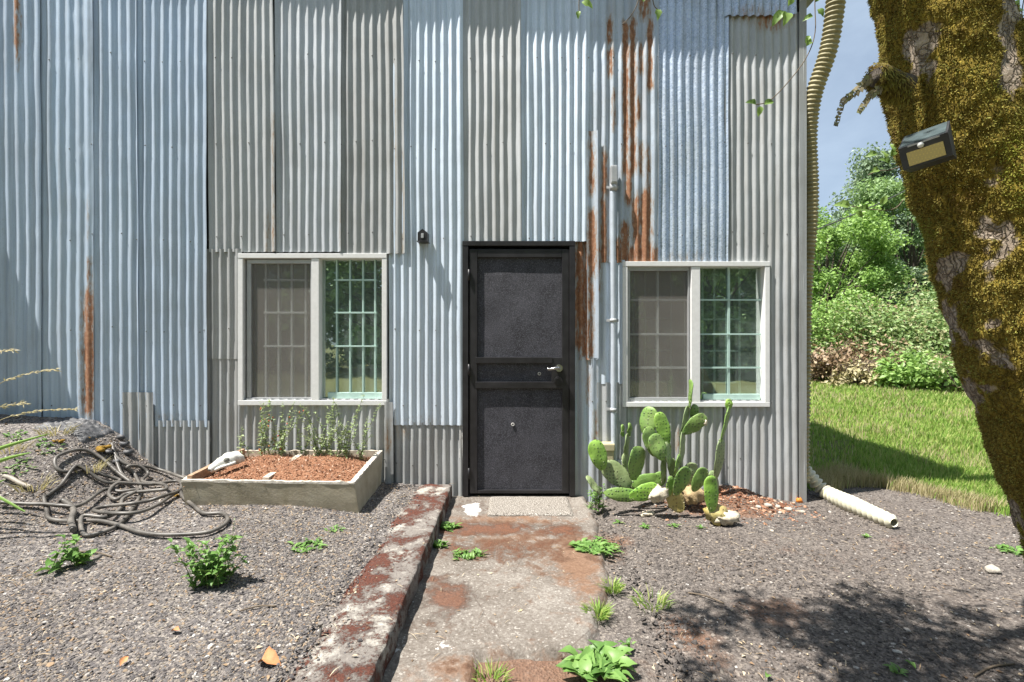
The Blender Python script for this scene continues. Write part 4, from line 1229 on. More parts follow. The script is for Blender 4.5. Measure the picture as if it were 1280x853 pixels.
for k, (px, py) in enumerate([(15, 566), (70, 543), (112, 590), (45, 612)]):
    tuft('dry_tuft', ['dry straw tuft at the far left foot of the wall', 'dry straw tuft on the bank below the rusted sheet', 'dry straw tuft beside the upper hose loop', 'dry straw tuft left of the hose heap'][k], GT(px, py), 60, .10, M['straw'], 80 + k, .09, None, 'grass tuft')

# ------------------------------------------------------------------ hose heap
def hc(pts, lift=.02): return [(x / 4.267, 510 + y / 4.267) for x, y in pts]
runs = [[(1000, 372), (960, 360), (870, 330), (780, 310)], [(690, 300), (620, 250), (598, 185), (640, 330), (700, 390), (620, 330), (540, 260), (460, 225), (380, 225), (300, 265), (300, 310), (350, 335), (440, 320)],
        [(530, 350), (640, 380)], [(560, 390), (430, 310), (390, 320), (330, 400), (260, 460)], [(235, 475), (250, 540), (262, 585), (350, 598), (520, 595), (640, 620), (740, 655), (850, 668), (1000, 670), (1130, 650), (1212, 600), (1190, 558), (1090, 555), (1030, 510), (975, 470)],
        [(950, 440), (840, 510), (740, 550), (620, 555), (500, 540)], [(560, 520), (700, 505), (790, 490)], [(860, 465), (960, 430)], [(950, 385), (820, 400), (700, 395), (620, 400), (580, 450), (620, 480), (680, 450), (820, 432), (885, 425), (870, 400), (760, 385), (790, 340), (740, 305), (680, 310)],
        [(720, 350), (750, 440), (700, 540), (640, 610), (560, 650), (450, 668)], [(440, 570), (570, 575), (640, 530), (655, 480), (740, 430)], [(640, 440), (560, 430), (430, 510), (340, 515), (240, 508), (130, 505), (0, 500)]]
hp = empty('rubber_hose', GT(130, 625), 'tangled heap of faded black rubber hose beside the trough', 'hose')
cur = []
for k, r in enumerate(runs):
    for i, (x, y) in enumerate(hc(r)):
        p = GT(x, y + 2, .018 + .03 * (0.5 + .5 * math.sin(k * 2.1 + i * 1.3)) * (0 if k in (4, 9) else 1) + .006 * (k % 3))
        cur.append(p)
segs = [cur[:]]
cv = spline(segs[0], 7)
mb = MB(); mb.tube(cv, .0118, 9); mb.build('hose_tube', M['hose'], hp)
mb = MB(); mb.tube(spline([GT(x, y, .03) for x, y in hc([(20, 365), (60, 385), (110, 405), (165, 430)])], 5), .014, 8)
tag(mb.build('broken_pipe', M['hosetan'], None, GT(20, 600)), 'short pale grey pipe lying on the bank left of the hose heap', 'pipe')
mb = MB(); mb.tube(spline([GT(x, y, .045) for x, y in hc([(320, 495), (350, 505), (392, 545), (378, 600), (392, 655)])], 6), .017, 8)
tag(mb.build('hose_end', M['hose'], None, GT(85, 640)), 'short bent black hose end in front of the hose heap', 'hose')
for k, (px, py, s) in enumerate([(75, 553, .032), (124, 562, .05), (222, 621, .022), (108, 548, .02)]):
    c = GT(px, py); mb = MB()
    for q in range(9):
        mb.ball(c + Vector((rng.uniform(-s, s), rng.uniform(-s, s) * .7, rng.uniform(0, s * .3))), (s * .5, s * .4, s * .3), 9, 0, None, .5)
    tag(mb.build('moss_clump', M['goldmoss'], None, c), ['small golden moss clump on the bank left of the torn sheeting', 'large golden moss clump behind the hose heap', 'golden moss lump at the left corner of the trough', 'smallest golden moss clump beside the torn sheeting'][k], 'moss')
# torn sheeting at the step in the bank
mb = MB(); n = 40; vs = []
for j in range(n + 1):
    for i in range(n + 1):
        x = -3.66 + .40 * i / n; y = -.34 + .28 * j / n
        z = H(x, y) + .002 + .026 * abs(nz(x, y, 1, 13)) + .024 * abs(nz(x, y, 2, 33))
        if i in (0, n) or j == 0: z -= .06
        vs.append((x + .03 * nz(x, y, 5, 9), y + .03 * nz(x, y, 8, 9), z))
mb.add(vs, [(j * (n + 1) + i, j * (n + 1) + i + 1, (j + 1) * (n + 1) + i + 1, (j + 1) * (n + 1) + i) for j in range(n) for i in range(n)], 0, True)
tag(mb.build('torn_sheeting', M['tarp'], None, (-3.4, -.25, .4)), 'crumpled torn black sheeting at the wall foot above the hose heap', 'sheeting')
for k, (px, py) in enumerate([(150, 548), (160, 566), (146, 578), (135, 566), (155, 556)]):
    c = GT(px, py, .02); mb = MB(); mb.ball(c, (.034, .026, .022), 9, 0, Matrix.Rotation(k, 3, 'Z'), .6)
    tag(mb.build('rubble_stone', M['tarp'], None, c), 'dark lump of rubble below the torn black sheeting', 'rubble', 'rubble lumps under the sheeting')

# ------------------------------------------------------------------ cactus
def pad(mb, c, L, W, ang, yaw, T=.019, mi=0):
    """flattened egg-shaped pad; ang = lean to the right in degrees, yaw turns it about its own axis"""
    n, m = 18, 14; vs = []
    R = Matrix.Rotation(math.radians(ang), 3, 'Y') @ Matrix.Rotation(math.radians(yaw), 3, 'Z')
    sd = c.x * 31 + c.z * 17
    for i in range(m + 1):
        th = PI * i / m; v = -math.cos(th)
        w = math.sin(th) ** .85 * (1.0 + .30 * v) * (.93 if v > 0 else 1)
        for k in range(n):
            ph = 2 * PI * k / n
            x = W / 2 * w * math.cos(ph); y = T / 2 * math.sin(ph) * min(1, w * 1.3) + .10 * L * (v * v - .3) * .25
            q = Vector((x * (1 + .06 * nz(v * 2, math.cos(ph), sd)), y, v * L / 2))
            q.y += .012 * nz(x * 12, v * 1.5, sd)
            q.y += .004 * nz(x * 40, v * 5, sd + 3)
            vs.append(c + R @ q)
    fs = []
    for i in range(m):
        for k in range(n): fs.append((i * n + k, i * n + (k + 1) % n, (i + 1) * n + (k + 1) % n, (i + 1) * n + k))
    mb.add(vs, fs, mi, True)


def cpx(cx, cy): return 720 + cx / 4.267, 480 + cy / 4.267


def make_pads(root, specs):
    for (cx, cy, L, W, ang, y, yaw, mat) in specs:
        px, py = cpx(cx, cy); c = P(px, py, y); sc = (y - CAMY) / F / 4.267
        w = W * sc / max(.3, math.cos(math.radians(yaw)))
        sl_ = sum(map(ord, mat)) + cx
        mb = MB(); pad(mb, c, L * sc * 1.12, min(w * 1.12, .19), ang, yaw)
        rp = random.Random(sl_)
        for _ in range(46):
            v = Vector(mb.v[rp.randrange(len(mb.v))]) ; o_ = (v - c)
            q = v + Vector((rp.uniform(-.5, .5), -1, rp.uniform(-.2, .7))).normalized() * rp.uniform(.004, .013) + o_ * .04
            sd = Vector((.0006, 0, .0004)); mb.add([v - sd, v + sd, q], [(0, 1, 2)], 1)
        mb.build('pad', [M[mat], M['spine']], root)


ct = empty('prickly_pear', P(845, 625, -.3) * 1.0, 'large clump of prickly pear pads growing at the wall below the right window', 'cactus')
make_pads(ct, [
    (120, 382, 150, 88, -20, -.42, 25, 'pad'), (222, 487, 170, 100, -50, -.36, 10, 'padold'), (322, 425, 165, 98, 8, -.40, 35, 'padmid'),
    (272, 330, 115, 45, 2, -.22, 60, 'padold'), (249, 250, 62, 24, -6, -.22, 55, 'padmid'), (286, 245, 66, 28, 4, -.22, 55, 'padmid'), (268, 445, 140, 60, -8, -.25, 60, 'padold'),
    (385, 205, 150, 70, 8, -.26, -35, 'padmid'), (466, 240, 165, 74, -18, -.30, 15, 'pad'), (400, 308, 145, 86, -16, -.36, 35, 'padmid'), (440, 340, 135, 88, -28, -.38, 30, 'padmid'),
    (492, 375, 125, 62, -8, -.30, 55, 'padold'), (466, 460, 130, 48, 3, -.28, 60, 'padold'), (370, 525, 150, 82, 80, -.30, 0, 'padmid'), (240, 590, 165, 70, 96, -.42, 0, 'padmid'), (362, 580, 150, 84, 72, -.44, 0, 'pad'),
    (580, 205, 160, 56, 12, -.20, 55, 'padold'), (632, 218, 140, 74, 52, -.26, 10, 'padmid'), (612, 55, 140, 22, 3, -.20, 75, 'padmid'), (630, 150, 75, 44, 10, -.18, 20, 'padmid'),
    (566, 350, 185, 60, 6, -.22, 60, 'padold'), (540, 440, 120, 46, 14, -.30, 50, 'padmid'), (502, 545, 96, 44, 2, -.46, 30, 'padmid'), (562, 520, 150, 84, 20, -.48, 25, 'padmid'),
    (657, 512, 128, 78, 28, -.42, 20, 'padmid'), (610, 480, 110, 80, 10, -.26, 20, 'padold'), (95, 540, 110, 28, -38, -.40, 60, 'padold'), (345, 410, 110, 46, 18, -.2, 40, 'padold'),
    (430, 515, 100, 70, 60, -.25, 0, 'padmid'), (520, 470, 130, 60, -8, -.2, 30, 'padold'), (300, 540, 110, 70, -60, -.25, 10, 'padold')])
make_pads(ct, [(535, 625, 120, 90, -30, -.44, 20, 'padyellow')])
mb = MB()
c = P(*cpx(620, 590), -.32); mb.ball(c, (.085, .065, .06), 18, 0, None, .6)
c = P(*cpx(560, 560), -.25); mb.ball(c, (.075, .06, .07), 16, 0, None, .6)
mb.build('woody_base', M['padtan'], ct)
mb = MB(); c = P(*cpx(440, 590), -.46); mb.ball(c, (.075, .05, .05), 18, 0, Matrix.Rotation(-.5, 3, 'Y'), .7)
mb.build('corky_lump', M['cork'], ct)
mb = MB(); c = P(*cpx(690, 205), -.26); mb.ball(c, (.018, .015, .022), 10, 0, None, 1.0)
mb.build('dried_flower', M['cork'], ct)
mb = MB(); c = P(*cpx(380, 640), -.42); c.z = H(c.x, c.y) + .015; mb.ball(c, (.06, .03, .02), 12, 0, Matrix.Rotation(.2, 3, 'Z'), .7)
tag(mb.build('dried_pad', M['cork'], None, c), 'dried pale pad lying on the ground in front of the cactus clump', 'cactus pad')
c2 = empty('prickly_pear', P(890, 640, -.55), 'small cactus of one bright pad on a yellowed base right of the clump', 'cactus')
make_pads(c2, [(722, 592, 185, 78, -3, -.60, 20, 'pad')])
mb = MB(); c = P(*cpx(750, 690), -.56); mb.ball(c + Vector((0, 0, -.01)), (.065, .05, .085), 18, 0, Matrix.Rotation(-.6, 3, 'Y'), .7); mb.build('woody_base', M['padyellow'], c2)
mb = MB(); c = P(*cpx(800, 715), -.58); mb.ball(c, (.085, .045, .045), 20, 0, None, .8); mb.build('corky_lump', M['cork'], c2)
c3 = empty('prickly_pear', P(895, 600, -.12), 'tall thin cactus of three stacked pads leaning on the wall under the right window', 'cactus')
make_pads(c3, [(765, 400, 195, 66, 8, -.20, 40, 'padold'), (796, 218, 185, 42, 13, -.20, 60, 'padmid'), (815, 110, 54, 38, 5, -.21, 10, 'pad'), (735, 530, 120, 60, -10, -.16, 30, 'padold')])

# ------------------------------------------------------------------ small things
mb = MB(); c = GT(335, 829, .006)
mb.leaf(c + Vector((-.03, .01, 0)), (1, -.3, .25), (0, -.3, 1), .08, .06, 0, .45, .35)
tag(mb.build('dry_leaf', M['deadleaf'], None, c), 'curled dry orange leaf on the gravel at the bottom left', 'leaf')
mb = MB(); c = GT(400, 800); mb.tube([c + Vector((0, 0, -.03)), c + Vector((.002, 0, .055))], .0055, 8); mb.tube([c + Vector((.002, 0, .055)), c + Vector((.002, 0, .063))], .011, 8)
tag(mb.build('steel_stake', M['stake'], None, c), 'short steel stake standing in the gravel beside the kerb', 'stake')
mb = MB(); c = P(999, 630, -.06); c.z = H(c.x, c.y) + .015; mb.ball(c, (.028, .015, .022), 12, 0, None, .6); mb.bevbox((c.x - .02, c.y - .005, c.z - .02), (c.x + .03, c.y + .012, c.z - .004), .003)
tag(mb.build('orange_scrap', M['orange'], None, c), 'small orange scrap at the foot of the shed corner', 'scrap')
for k, (p, q) in enumerate([((1218, 845), (1268, 832)), ((860, 742), (905, 755)), ((95, 690), (140, 697)), ((300, 765), (345, 758))]):
    mb = MB(); a, b = GT(*p, .008), GT(*q, .008); mb.tube(spline([a, a.lerp(b, .5) + Vector((0, .01, .006)), b], 4), .004, 6)
    tag(mb.build('stick', M['twig'], None, a), ['dark stick on the gravel at the bottom right', 'thin stick on the dark gravel in the middle right', 'thin stick on gravel below the broad leaved weed', 'thin stick on the gravel right of the tall weed'][k], 'stick')
for k, (px, py) in enumerate([(765, 842), (1145, 838), (960, 845), (215, 790), (150, 835), (430, 630)]):
    c = GT(px, py, .008); mb = MB(); mb.leaf(c, (math.cos(k * 2), math.sin(k * 2), .1), (.3, -.2, 1), .042, .024, 0, .4, -.15)
    green = k in (1, 2)
    tag(mb.build('fallen_leaf', M['weed'] if green else M['deadleaf'], None, c), ['brown fallen leaf beside the broad leaved clump', 'green fallen leaf in the tree shade at the bottom right', 'green fallen leaf in the shade left of the other', 'brown fallen leaf on the gravel below the tall weed', 'brown fallen leaf near the bottom left corner', 'brown fallen leaf in front of the trough'][k], 'leaf')

# ------------------------------------------------------------------ grass on the right
def blades(name, N, fn, hmin, hmax, mat, seed, w=.004):
    rs = np.random.RandomState(seed); pts = []
    while len(pts) < N:
        p = fn(rs)
        if p is not None: pts.append(p)
    n = len(pts); p = np.array([(x, y, H(x, y)) for x, y in pts])
    an = rs.uniform(0, 2 * PI, n); h = rs.uniform(hmin, hmax, n) * (.6 + .6 * np.array([.5 + .5 * nz(q[0], q[1], 3, 1.5) for q in p])); ln = rs.uniform(.05, .6, n)
    d = np.stack([np.cos(an), np.sin(an), np.zeros(n)], 1); s = np.stack([-np.sin(an + .8), np.cos(an + .8), np.zeros(n)], 1)
    ws = (w * (1 + np.maximum(0, p[:, 1]) * .25))[:, None]
    up = np.array([0, 0, 1.0])
    mid = p + up * (h * .55)[:, None] + d * (h * ln * .25)[:, None]; tip = p + up * (h * .95)[:, None] + d * (h * ln * .8)[:, None]
    V = np.stack([p - s * ws, p + s * ws, mid + s * ws * .8, mid - s * ws * .8, tip], 1).reshape(-1, 3)
    b = (np.arange(n) * 5)[:, None]
    Fc = np.concatenate([b + np.array([0, 1, 2]), b + np.array([0, 2, 3]), b + np.array([3, 2, 4])])
    return tag(np_mesh(name, V, Fc, mat, None, True), kind='stuff')


def lawn(rs):
    d = 3.4 + (12.5 - 3.4) * rs.rand() ** 1.5
    y = d - 4; x = d * rs.uniform(.56, 1.15)
    if x < RX + .05 and y > 0: return None
    return (x, y) if rs.rand() < turf(x, y) * (.22 + .78 * ss(-.25, .2, nz(x, y, 11, .8) + .5 * nz(x, y, 2, 2.5))) else None
o = blades('grass', 60000, lawn, .04, .11, M['grass'], 8); tag(o, 'green lawn grass to the right behind the shed', 'grass')
def stray(rs):
    q = lawn(rs)
    return q if q and rs.rand() < ss(-.1, .4, nz(q[0], q[1], 33, 1.1)) else None
o = blades('dry_grass', 3000, stray, .05, .17, M['straw'], 19, .003); tag(o, 'straw coloured stalks mixed through the lawn', 'grass')
def dry(rs):
    x, y = rs.uniform(2.7, 5.2), rs.uniform(-.3, 1.4)
    t = turf(x, y); return (x, y) if rs.rand() < 4 * t * (1 - t) * .9 + (.0) else None
o = blades('dry_grass', 5000, dry, .04, .16, M['straw'], 9, .0025); tag(o, 'dry straw coloured grass along the lawn edge', 'grass')

# ------------------------------------------------------------------ trees and shrubs
def leafcloud(C, N, size, rs, flat=.5, aspect=.55, center=None):
    """N diamond leaves around clump centres C = (x, y, z, r)"""
    C = np.asarray(C); wgt = C[:, 3] ** 2; k = rs.choice(len(C), N, p=wgt / wgt.sum())
    v = rs.normal(size=(N, 3)); v /= np.linalg.norm(v, axis=1)[:, None]
    rr = C[k, 3] * (.25 + 1.15 * rs.rand(N) ** .8)
    sq = np.array([1, 1, .75])
    p = C[k, :3] + v * rr[:, None] * sq
    nrm = v * .6 + rs.normal(size=(N, 3)) * .6 + np.array([0, 0, flat]); nrm /= np.linalg.norm(nrm, axis=1)[:, None]
    a = np.cross(nrm, rs.normal(size=(N, 3))); a /= np.linalg.norm(a, axis=1)[:, None]; b = np.cross(nrm, a)
    s = size * rs.uniform(.6, 1.3, N)[:, None]
    V = np.stack([p - a * s, p + b * s * aspect + nrm * s * .15, p + a * s, p - b * s * aspect + nrm * s * .15], 1).reshape(-1, 3)
    return V, (np.arange(N) * 4)[:, None] + np.arange(4)


def tree(name, label, cat, base, height, rad, N, leaf, lmat, seed, group=None, shape='round', low=.2, nclump=60, trunk=.12):
    rs = np.random.RandomState(seed); base = Vector(base)
    r = empty(name, base, label, cat, group)
    C = []
    for k in range(nclump):
        t = low + (1 - low) * rs.rand()
        if shape == 'cone': w = rad * (1.05 - t) ** .8
        elif shape == 'column': w = rad * math.sqrt(max(.05, 1 - (2 * t - 1.0) ** 4))
        else: w = rad * math.sqrt(max(.08, 1 - ((t - .5 - low * .35) / (.55)) ** 2))
        a = rs.uniform(0, 2 * PI); q = w * (.35 + .65 * rs.rand() ** .5)
        C.append((base.x + q * math.cos(a), base.y + q * math.sin(a), base.z + height * t * .93, rad * rs.uniform(.13, .27) * (1.15 - .5 * t if shape == 'cone' else 1)))
    mb = MB()
    top = base + Vector((rs.uniform(-.1, .1) * rad, 0, height * .85))
    mb.tube(spline([base - Vector((0, 0, .1)), base.lerp(top, .4) + Vector((.1 * rad * rs.uniform(-1, 1), 0, 0)), top], 6), [trunk * (1 - .85 * i / 12) for i in range(13)], 8)
    for c in C[::2]:
        t = rs.uniform(.2, .6); a = base.lerp(top, t); e = Vector(c[:3])
        if e.z < a.z: a = base.lerp(top, .12)
        mb.tube(spline([a, a.lerp(e, .5) + Vector((0, 0, .08 * rad)), e], 4), [trunk * .35, trunk * .3, trunk * .26, trunk * .22, trunk * .18, trunk * .14, trunk * .1, trunk * .07, trunk * .04], 5)
    mb.build('trunk', M['bark'], r)
    V, Fc = leafcloud(C, N, leaf, rs); np_mesh('crown', V, Fc, M[lmat], r)
    return r


def bush(name, label, base, rx, h, N, leaf, lmat, seed, group=None, cat='shrub', sticks=0):
    rs = np.random.RandomState(seed); base = Vector(base); r = empty(name, base, label, cat, group)
    C = [(base.x + rs.uniform(-rx, rx), base.y + rs.uniform(-rx, rx) * .6, base.z + h * rs.uniform(.2, .8), h * rs.uniform(.22, .42)) for k in range(14)]
    V, Fc = leafcloud(C, N, leaf, rs); np_mesh('leaves', V, Fc, M[lmat], r)
    mb = MB()
    for k in range(12 + sticks):
        e = Vector(C[k % 14][:3]) + Vector((rs.uniform(-.3, .3), rs.uniform(-.3, .3), h * rs.uniform(.0, .4)))
        a = base + Vector((rs.uniform(-rx, rx) * .5, 0, 0))
        mb.tube(spline([a, a.lerp(e, .5) + Vector((rs.uniform(-.2, .2), 0, .2)), e + Vector((0, 0, -.05))], 4), .008, 4)
    mb.build('stem', M['twig'], r)
    return r


def gp(px, d):
    x = (px - CX) / F * d; y = d + CAMY
    return Vector((x, y, H(x, y, False)))


bush('bramble_bush', 'green bramble thicket at the lawn edge beside the shed corner', gp(1040, 12.5), 1.2, 1.5, 6500, .05, 'brambleleaf', 1, None, 'bramble')
bush('bramble_bush', 'dead brown bramble heap at the lawn edge beside the ribbed hose', gp(1025, 11.2), .8, 1.0, 1500, .055, 'brownbrush', 2, None, 'bramble', 30)
bush('bramble_bush', 'dead brown bramble heap under the dark tree', gp(1085, 11.6), .8, 1.15, 1700, .055, 'brownbrush', 3, None, 'bramble', 30)
bush('bramble_bush', 'pale straw heap of old canes in front of the bank', gp(1075, 10.6), .6, .55, 900, .05, 'straw', 4, None, 'bramble', 30)
bush('bramble_bush', 'leafy bramble mound in the middle of the bank', gp(1130, 12.2), 1.3, 1.9, 8000, .05, 'brambleleaf', 5, None, 'bramble')
bush('bramble_bush', 'leafy bramble mound on the bank nearest the mossy trunk', gp(1190, 11.5), 1.3, 1.7, 7500, .05, 'brambleleaf', 6, None, 'bramble')
bush('bramble_bush', 'bramble mound behind the mossy trunk', gp(1260, 11.2), 1.5, 1.9, 3500, .08, 'brambleleaf', 7, None, 'bramble')
bush('fern_clump', 'bright green low clump in front of the bramble bank', gp(1150, 10.2), .75, .75, 1800, .06, 'mapleleaf', 8, None, 'shrub')
bush('fern_clump', 'bright green low clump at the lawn edge beside the mossy trunk', gp(1190, 9.9), .6, .65, 1400, .06, 'mapleleaf', 9, None, 'shrub')
bush('shrub', 'pink brown shrub sticking up between the brambles', gp(1100, 13.2), .5, 2.0, 500, .05, 'brownbrush', 10, None, 'shrub', 15)

for k, (px, d, rx, h, N_, lf, lm, stk, lab) in enumerate([
        (1165, 10.9, .9, .9, 2200, .045, 'brambleleaf', 10, 'low leafy bramble mound just left of the mossy trunk'), (1120, 10.7, .7, .65, 1300, .04, 'brownbrush', 26, 'low tangle of brown canes in front of the green mounds'),
        (1225, 9.6, .9, .8, 2200, .045, 'brambleleaf', 8, 'low bramble mound half hidden by the mossy trunk'), (1060, 13.4, 1.1, 2.1, 5000, .05, 'mapleleaf', 4, 'tall bright green shrub behind the dead brambles'),
        (1180, 13.6, 1.3, 2.4, 6000, .05, 'brambleleaf', 10, 'tall pale green shrub on top of the bank left of the mossy trunk'), (1022, 12.8, .8, 2.3, 4000, .05, 'mapleleaf', 4, 'bright green shrub showing right beside the ribbed hose'),
        (1205, 10.4, .6, .6, 900, .045, 'straw', 26, 'straw heap of dead stems at the right end of the bank'), (1110, 12.9, .9, 1.9, 3600, .05, 'midleaf', 6, 'dark green shrub in the middle of the bank')]):
    bush('shrub', lab, gp(px, d), rx, h, N_, lf, lm, 60 + k, None, 'shrub', stk)
tree('broadleaf_tree', 'bright yellow green tree beside the ribbed hose', 'tree', gp(1035, 15.5), 5.3, 1.9, 42000, .055, 'mapleleaf', 11, low=.05, nclump=68)
tree('conifer_tree', 'tall dark grey green tree behind the others', 'tree', gp(1090, 21), 9.3, 3.9, 44000, .08, 'darkleaf', 12, shape='cone', low=.08, nclump=92, trunk=.2)
tree('broadleaf_tree', 'mid green spreading tree left of the mossy trunk', 'tree', gp(1135, 17.5), 6.8, 2.3, 40000, .065, 'midleaf', 13, low=.05, nclump=68)
tree('broadleaf_tree', 'dark leaved tree behind the bramble mound', 'tree', gp(1085, 16.5), 4.6, 1.5, 16000, .06, 'darkleaf', 14, low=.03, nclump=52)
tree('broadleaf_tree', 'green tree partly hidden behind the mossy trunk', 'tree', gp(1215, 18), 5.6, 2.4, 18000, .08, 'midleaf', 15, low=.05, nclump=60)
tree('broadleaf_tree', 'small dark tree low behind the shed corner', 'tree', gp(1000, 20), 5.6, 2.4, 8000, .12, 'darkleaf', 16, low=.05)
tree('broadleaf_tree', 'green tree far right behind the mossy trunk', 'tree', gp(1330, 16), 6.5, 2.6, 9000, .12, 'midleaf', 17, low=.05)
# trees across the yard, behind the camera: they show in the window panes
for k, (x, y, h, r, lm) in enumerate([(-9, -17, 8.5, 3.2, 'darkleaf'), (-4.5, -14, 7.5, 2.8, 'midleaf'), (0.5, -17, 9, 3.2, 'darkleaf'), (4.8, -15, 7.5, 2.4, 'mapleleaf'), (10.5, -19, 7, 3.0, 'mapleleaf'), (-14, -16, 9, 3.5, 'darkleaf'), (15.5, -17, 8, 3.2, 'midleaf'), (8.0, -15.5, 8, 2.3, 'midleaf'), (-7, -24, 11, 4, 'darkleaf'), (12.5, -25, 10, 4, 'darkleaf'), (2.5, -24, 10, 4, 'darkleaf')]):
    tree('yard_tree', 'leafy tree across the yard mirrored in the window panes', 'tree', (x, y, H(x, y, False)), h, r * 1.25, 17000, .12, lm, 100 + k, 'trees across the yard', low=.02, nclump=60)
mb = MB(); mb.tube(spline([P(960, 315, 9), P(1022, 287, 9), P(1123, 243, 9.2), P(1300, 150, 9.5)], 8), .016, 6)
tag(mb.build('overhead_cable', M['cable'], None, P(1022, 287, 9)), 'thin dark cable crossing in front of the far trees', 'cable')

# ------------------------------------------------------------------ mossy tree in front
TY = -2.1
def tp(px, py): return P(px, py, TY)
spine = [(1490, 900), (1445, 800), (1394, 680), (1333, 540), (1280, 400), (1250, 280), (1208, 160), (1178, 20), (1154, -140), (1150, -320), (1132, -520), (1118, -760)]
rads = [.36, .285, .252, .235, .228, .218, .205, .195, .212, .205, .19, .16]
mt = empty('mossy_tree', tp(1415, 838), 'leaning mossy trunk at the right edge carrying a solar lamp', 'tree')
cvp = spline([tp(*s) for s in spine], 26); cr_ = spline([Vector((r, 0, 0)) for r in rads], 26)
n = 150; V = []; MO = []
for i, p in enumerate(cvp):
    t = (cvp[min(i + 1, len(cvp) - 1)] - cvp[max(i - 1, 0)]).normalized()
    u = Vector((0, 1, 0)); u = (u - t * u.dot(t)).normalized(); w = t.cross(u)
    for k in range(n):
        a = 2 * PI * k / n; dr = u * math.cos(a) + w * math.sin(a)
        q = p + dr * cr_[i].x
        mo = .97 + .6 * nz(q.x, q.y, q.z * .8, 3.1) + .55 * nz(q.x, q.y, q.z, 9) + .45 * nz(q.x, q.y, q.z, 24) 
        pp = (q.x / (q.y - CAMY)) * F + CX; pyy = CY - (q.z - CAMZ) / (q.y - CAMY) * F
        for (bx, by, sx, sy, s) in ((1262, 60, 18, 90, 1.3), (1150, 70, 28, 45, .75), (1240, 210, 22, 30, .5), (1250, 300, 25, 35, .5), (1195, 330, 25, 15, .4), (1185, 430, 10, 70, .9), (1215, 520, 12, 60, .7), (1270, 640, 14, 60, 1.0), (1255, 460, 25, 30, .35)):
            mo -= s * math.exp(-((pp - bx) / sx) ** 2 - ((pyy - by) / sy) ** 2)
        mo = max(0, min(1, mo))
        d = .022 * nz(q.x, q.y, q.z, 4) + .012 * nz(q.x, q.y, q.z, 11) + .007 * nz(q.x, q.y, q.z, 28) + .012 * mo
        V.append(q + dr * d); MO.append(mo)
m = len(cvp)
idx = np.arange(m * n).reshape(m, n)
Fq = np.stack([idx[:-1], np.roll(idx, -1, 1)[:-1], np.roll(idx, -1, 1)[1:], idx[1:]], -1).reshape(-1, 4)
tr = np_mesh('trunk', V, Fq, M['trunk'], mt, True)
at = tr.data.attributes.new('moss', 'FLOAT', 'POINT'); at.data.foreach_set('value', np.array(MO, dtype=np.float32))
# moss: short fronds over the mossy zones
rs = np.random.RandomState(4); Va = np.array(V).reshape(m, n, 3); Ma = np.array(MO).reshape(m, n)
N = 210000
ii = rs.randint(0, m - 1, N); kk = rs.randint(0, n, N)
keep = (Ma[ii, kk] > .42 + .25 * rs.rand(N)) & (Va[ii, kk, 2] < 3.1)
ii, kk = ii[keep], kk[keep]; N = len(ii)
fu, fv = rs.rand(N, 1), rs.rand(N, 1); k2 = (kk + 1) % n
p = Va[ii, kk] * (1 - fu) * (1 - fv) + Va[ii, k2] * fu * (1 - fv) + Va[ii + 1, kk] * (1 - fu) * fv + Va[ii + 1, k2] * fu * fv
nr = np.cross(Va[ii, k2] - Va[ii, kk], Va[ii + 1, kk] - Va[ii, kk]); nr /= np.linalg.norm(nr, axis=1)[:, None]
cen = np.array([cvp[i] for i in ii]); nr *= np.sign(((p - cen) * nr).sum(1))[:, None]
d = nr + rs.normal(size=(N, 3)) * .75 + np.array([0, 0, -.35]); d /= np.linalg.norm(d, axis=1)[:, None]
L = rs.uniform(.004, .013, N)[:, None]; sd = np.cross(d, rs.normal(size=(N, 3))); sd /= np.linalg.norm(sd, axis=1)[:, None]
wd = rs.uniform(.0012, .0028, N)[:, None]
V2 = np.stack([p - sd * wd, p + sd * wd, p + d * L * .6 + sd * wd, p + d * L], 1).reshape(-1, 3)
mo = np_mesh('moss', V2, (np.arange(N) * 4)[:, None] + np.arange(4), M['moss'], mt); mo['kind'] = 'stuff'

# broken stub with hanging moss
mb = MB(); c0 = P(1130, 112, TY - .12); c1 = P(1093, 92, TY - .14)
mb.tube([c0 + (c1 - c0) * t for t in (0, .35, .7, 1)], [.05, .043, .042, .036], 14)
for k in range(3200):
    t = rng.random(); a = rng.uniform(0, 2 * PI); q = c0.lerp(c1, t) + Vector((rng.uniform(-.012, .012), math.cos(a) * .04, math.sin(a) * .04 - .005))
    mb.leaf(q, (rng.uniform(-.6, .6), math.cos(a) * .6, math.sin(a) * .5 - .7), (0, -1, .3), rng.uniform(.008, .026), .0045, 1)
mb.build('broken_stub', [M['bark'], M['moss']], mt)
# limbs and leaves overhead
limbs = [[(1.42, TY, 3.4), (1.0, -2.3, 3.75), (.5, -2.5, 3.9), (-.1, -2.7, 3.95)], [(1.36, TY, 3.8), (.9, -2.4, 4.3), (.3, -2.7, 4.6)], [(1.3, TY, 4.3), (1.0, -2.5, 4.9), (.4, -2.9, 5.2)],
         [(1.45, TY, 3.3), (1.9, -2.3, 3.7), (2.6, -2.2, 4.0)], [(1.25, TY, 4.8), (1.4, -1.8, 5.5), (1.8, -1.5, 6.0)]]
for l in limbs:
    mb = MB(); cv = spline(l, 8); mb.tube(cv, [.06 * (1 - .8 * i / len(cv)) for i in range(len(cv))], 8); mb.build('limb', M['bark'], mt)
C = []
rs = np.random.RandomState(12)
for l in limbs:
    cv = spline(l, 8)
    for q in cv[6:]:
        if .12 < q.x < 1.9 or (q.x < 1 and q.y > -2.15): continue
        for _ in range(2): C.append((q.x + rs.uniform(-.35, .35), q.y + rs.uniform(-.28, .28), q.z + rs.uniform(-.1, .45), rs.uniform(.12, .3)))
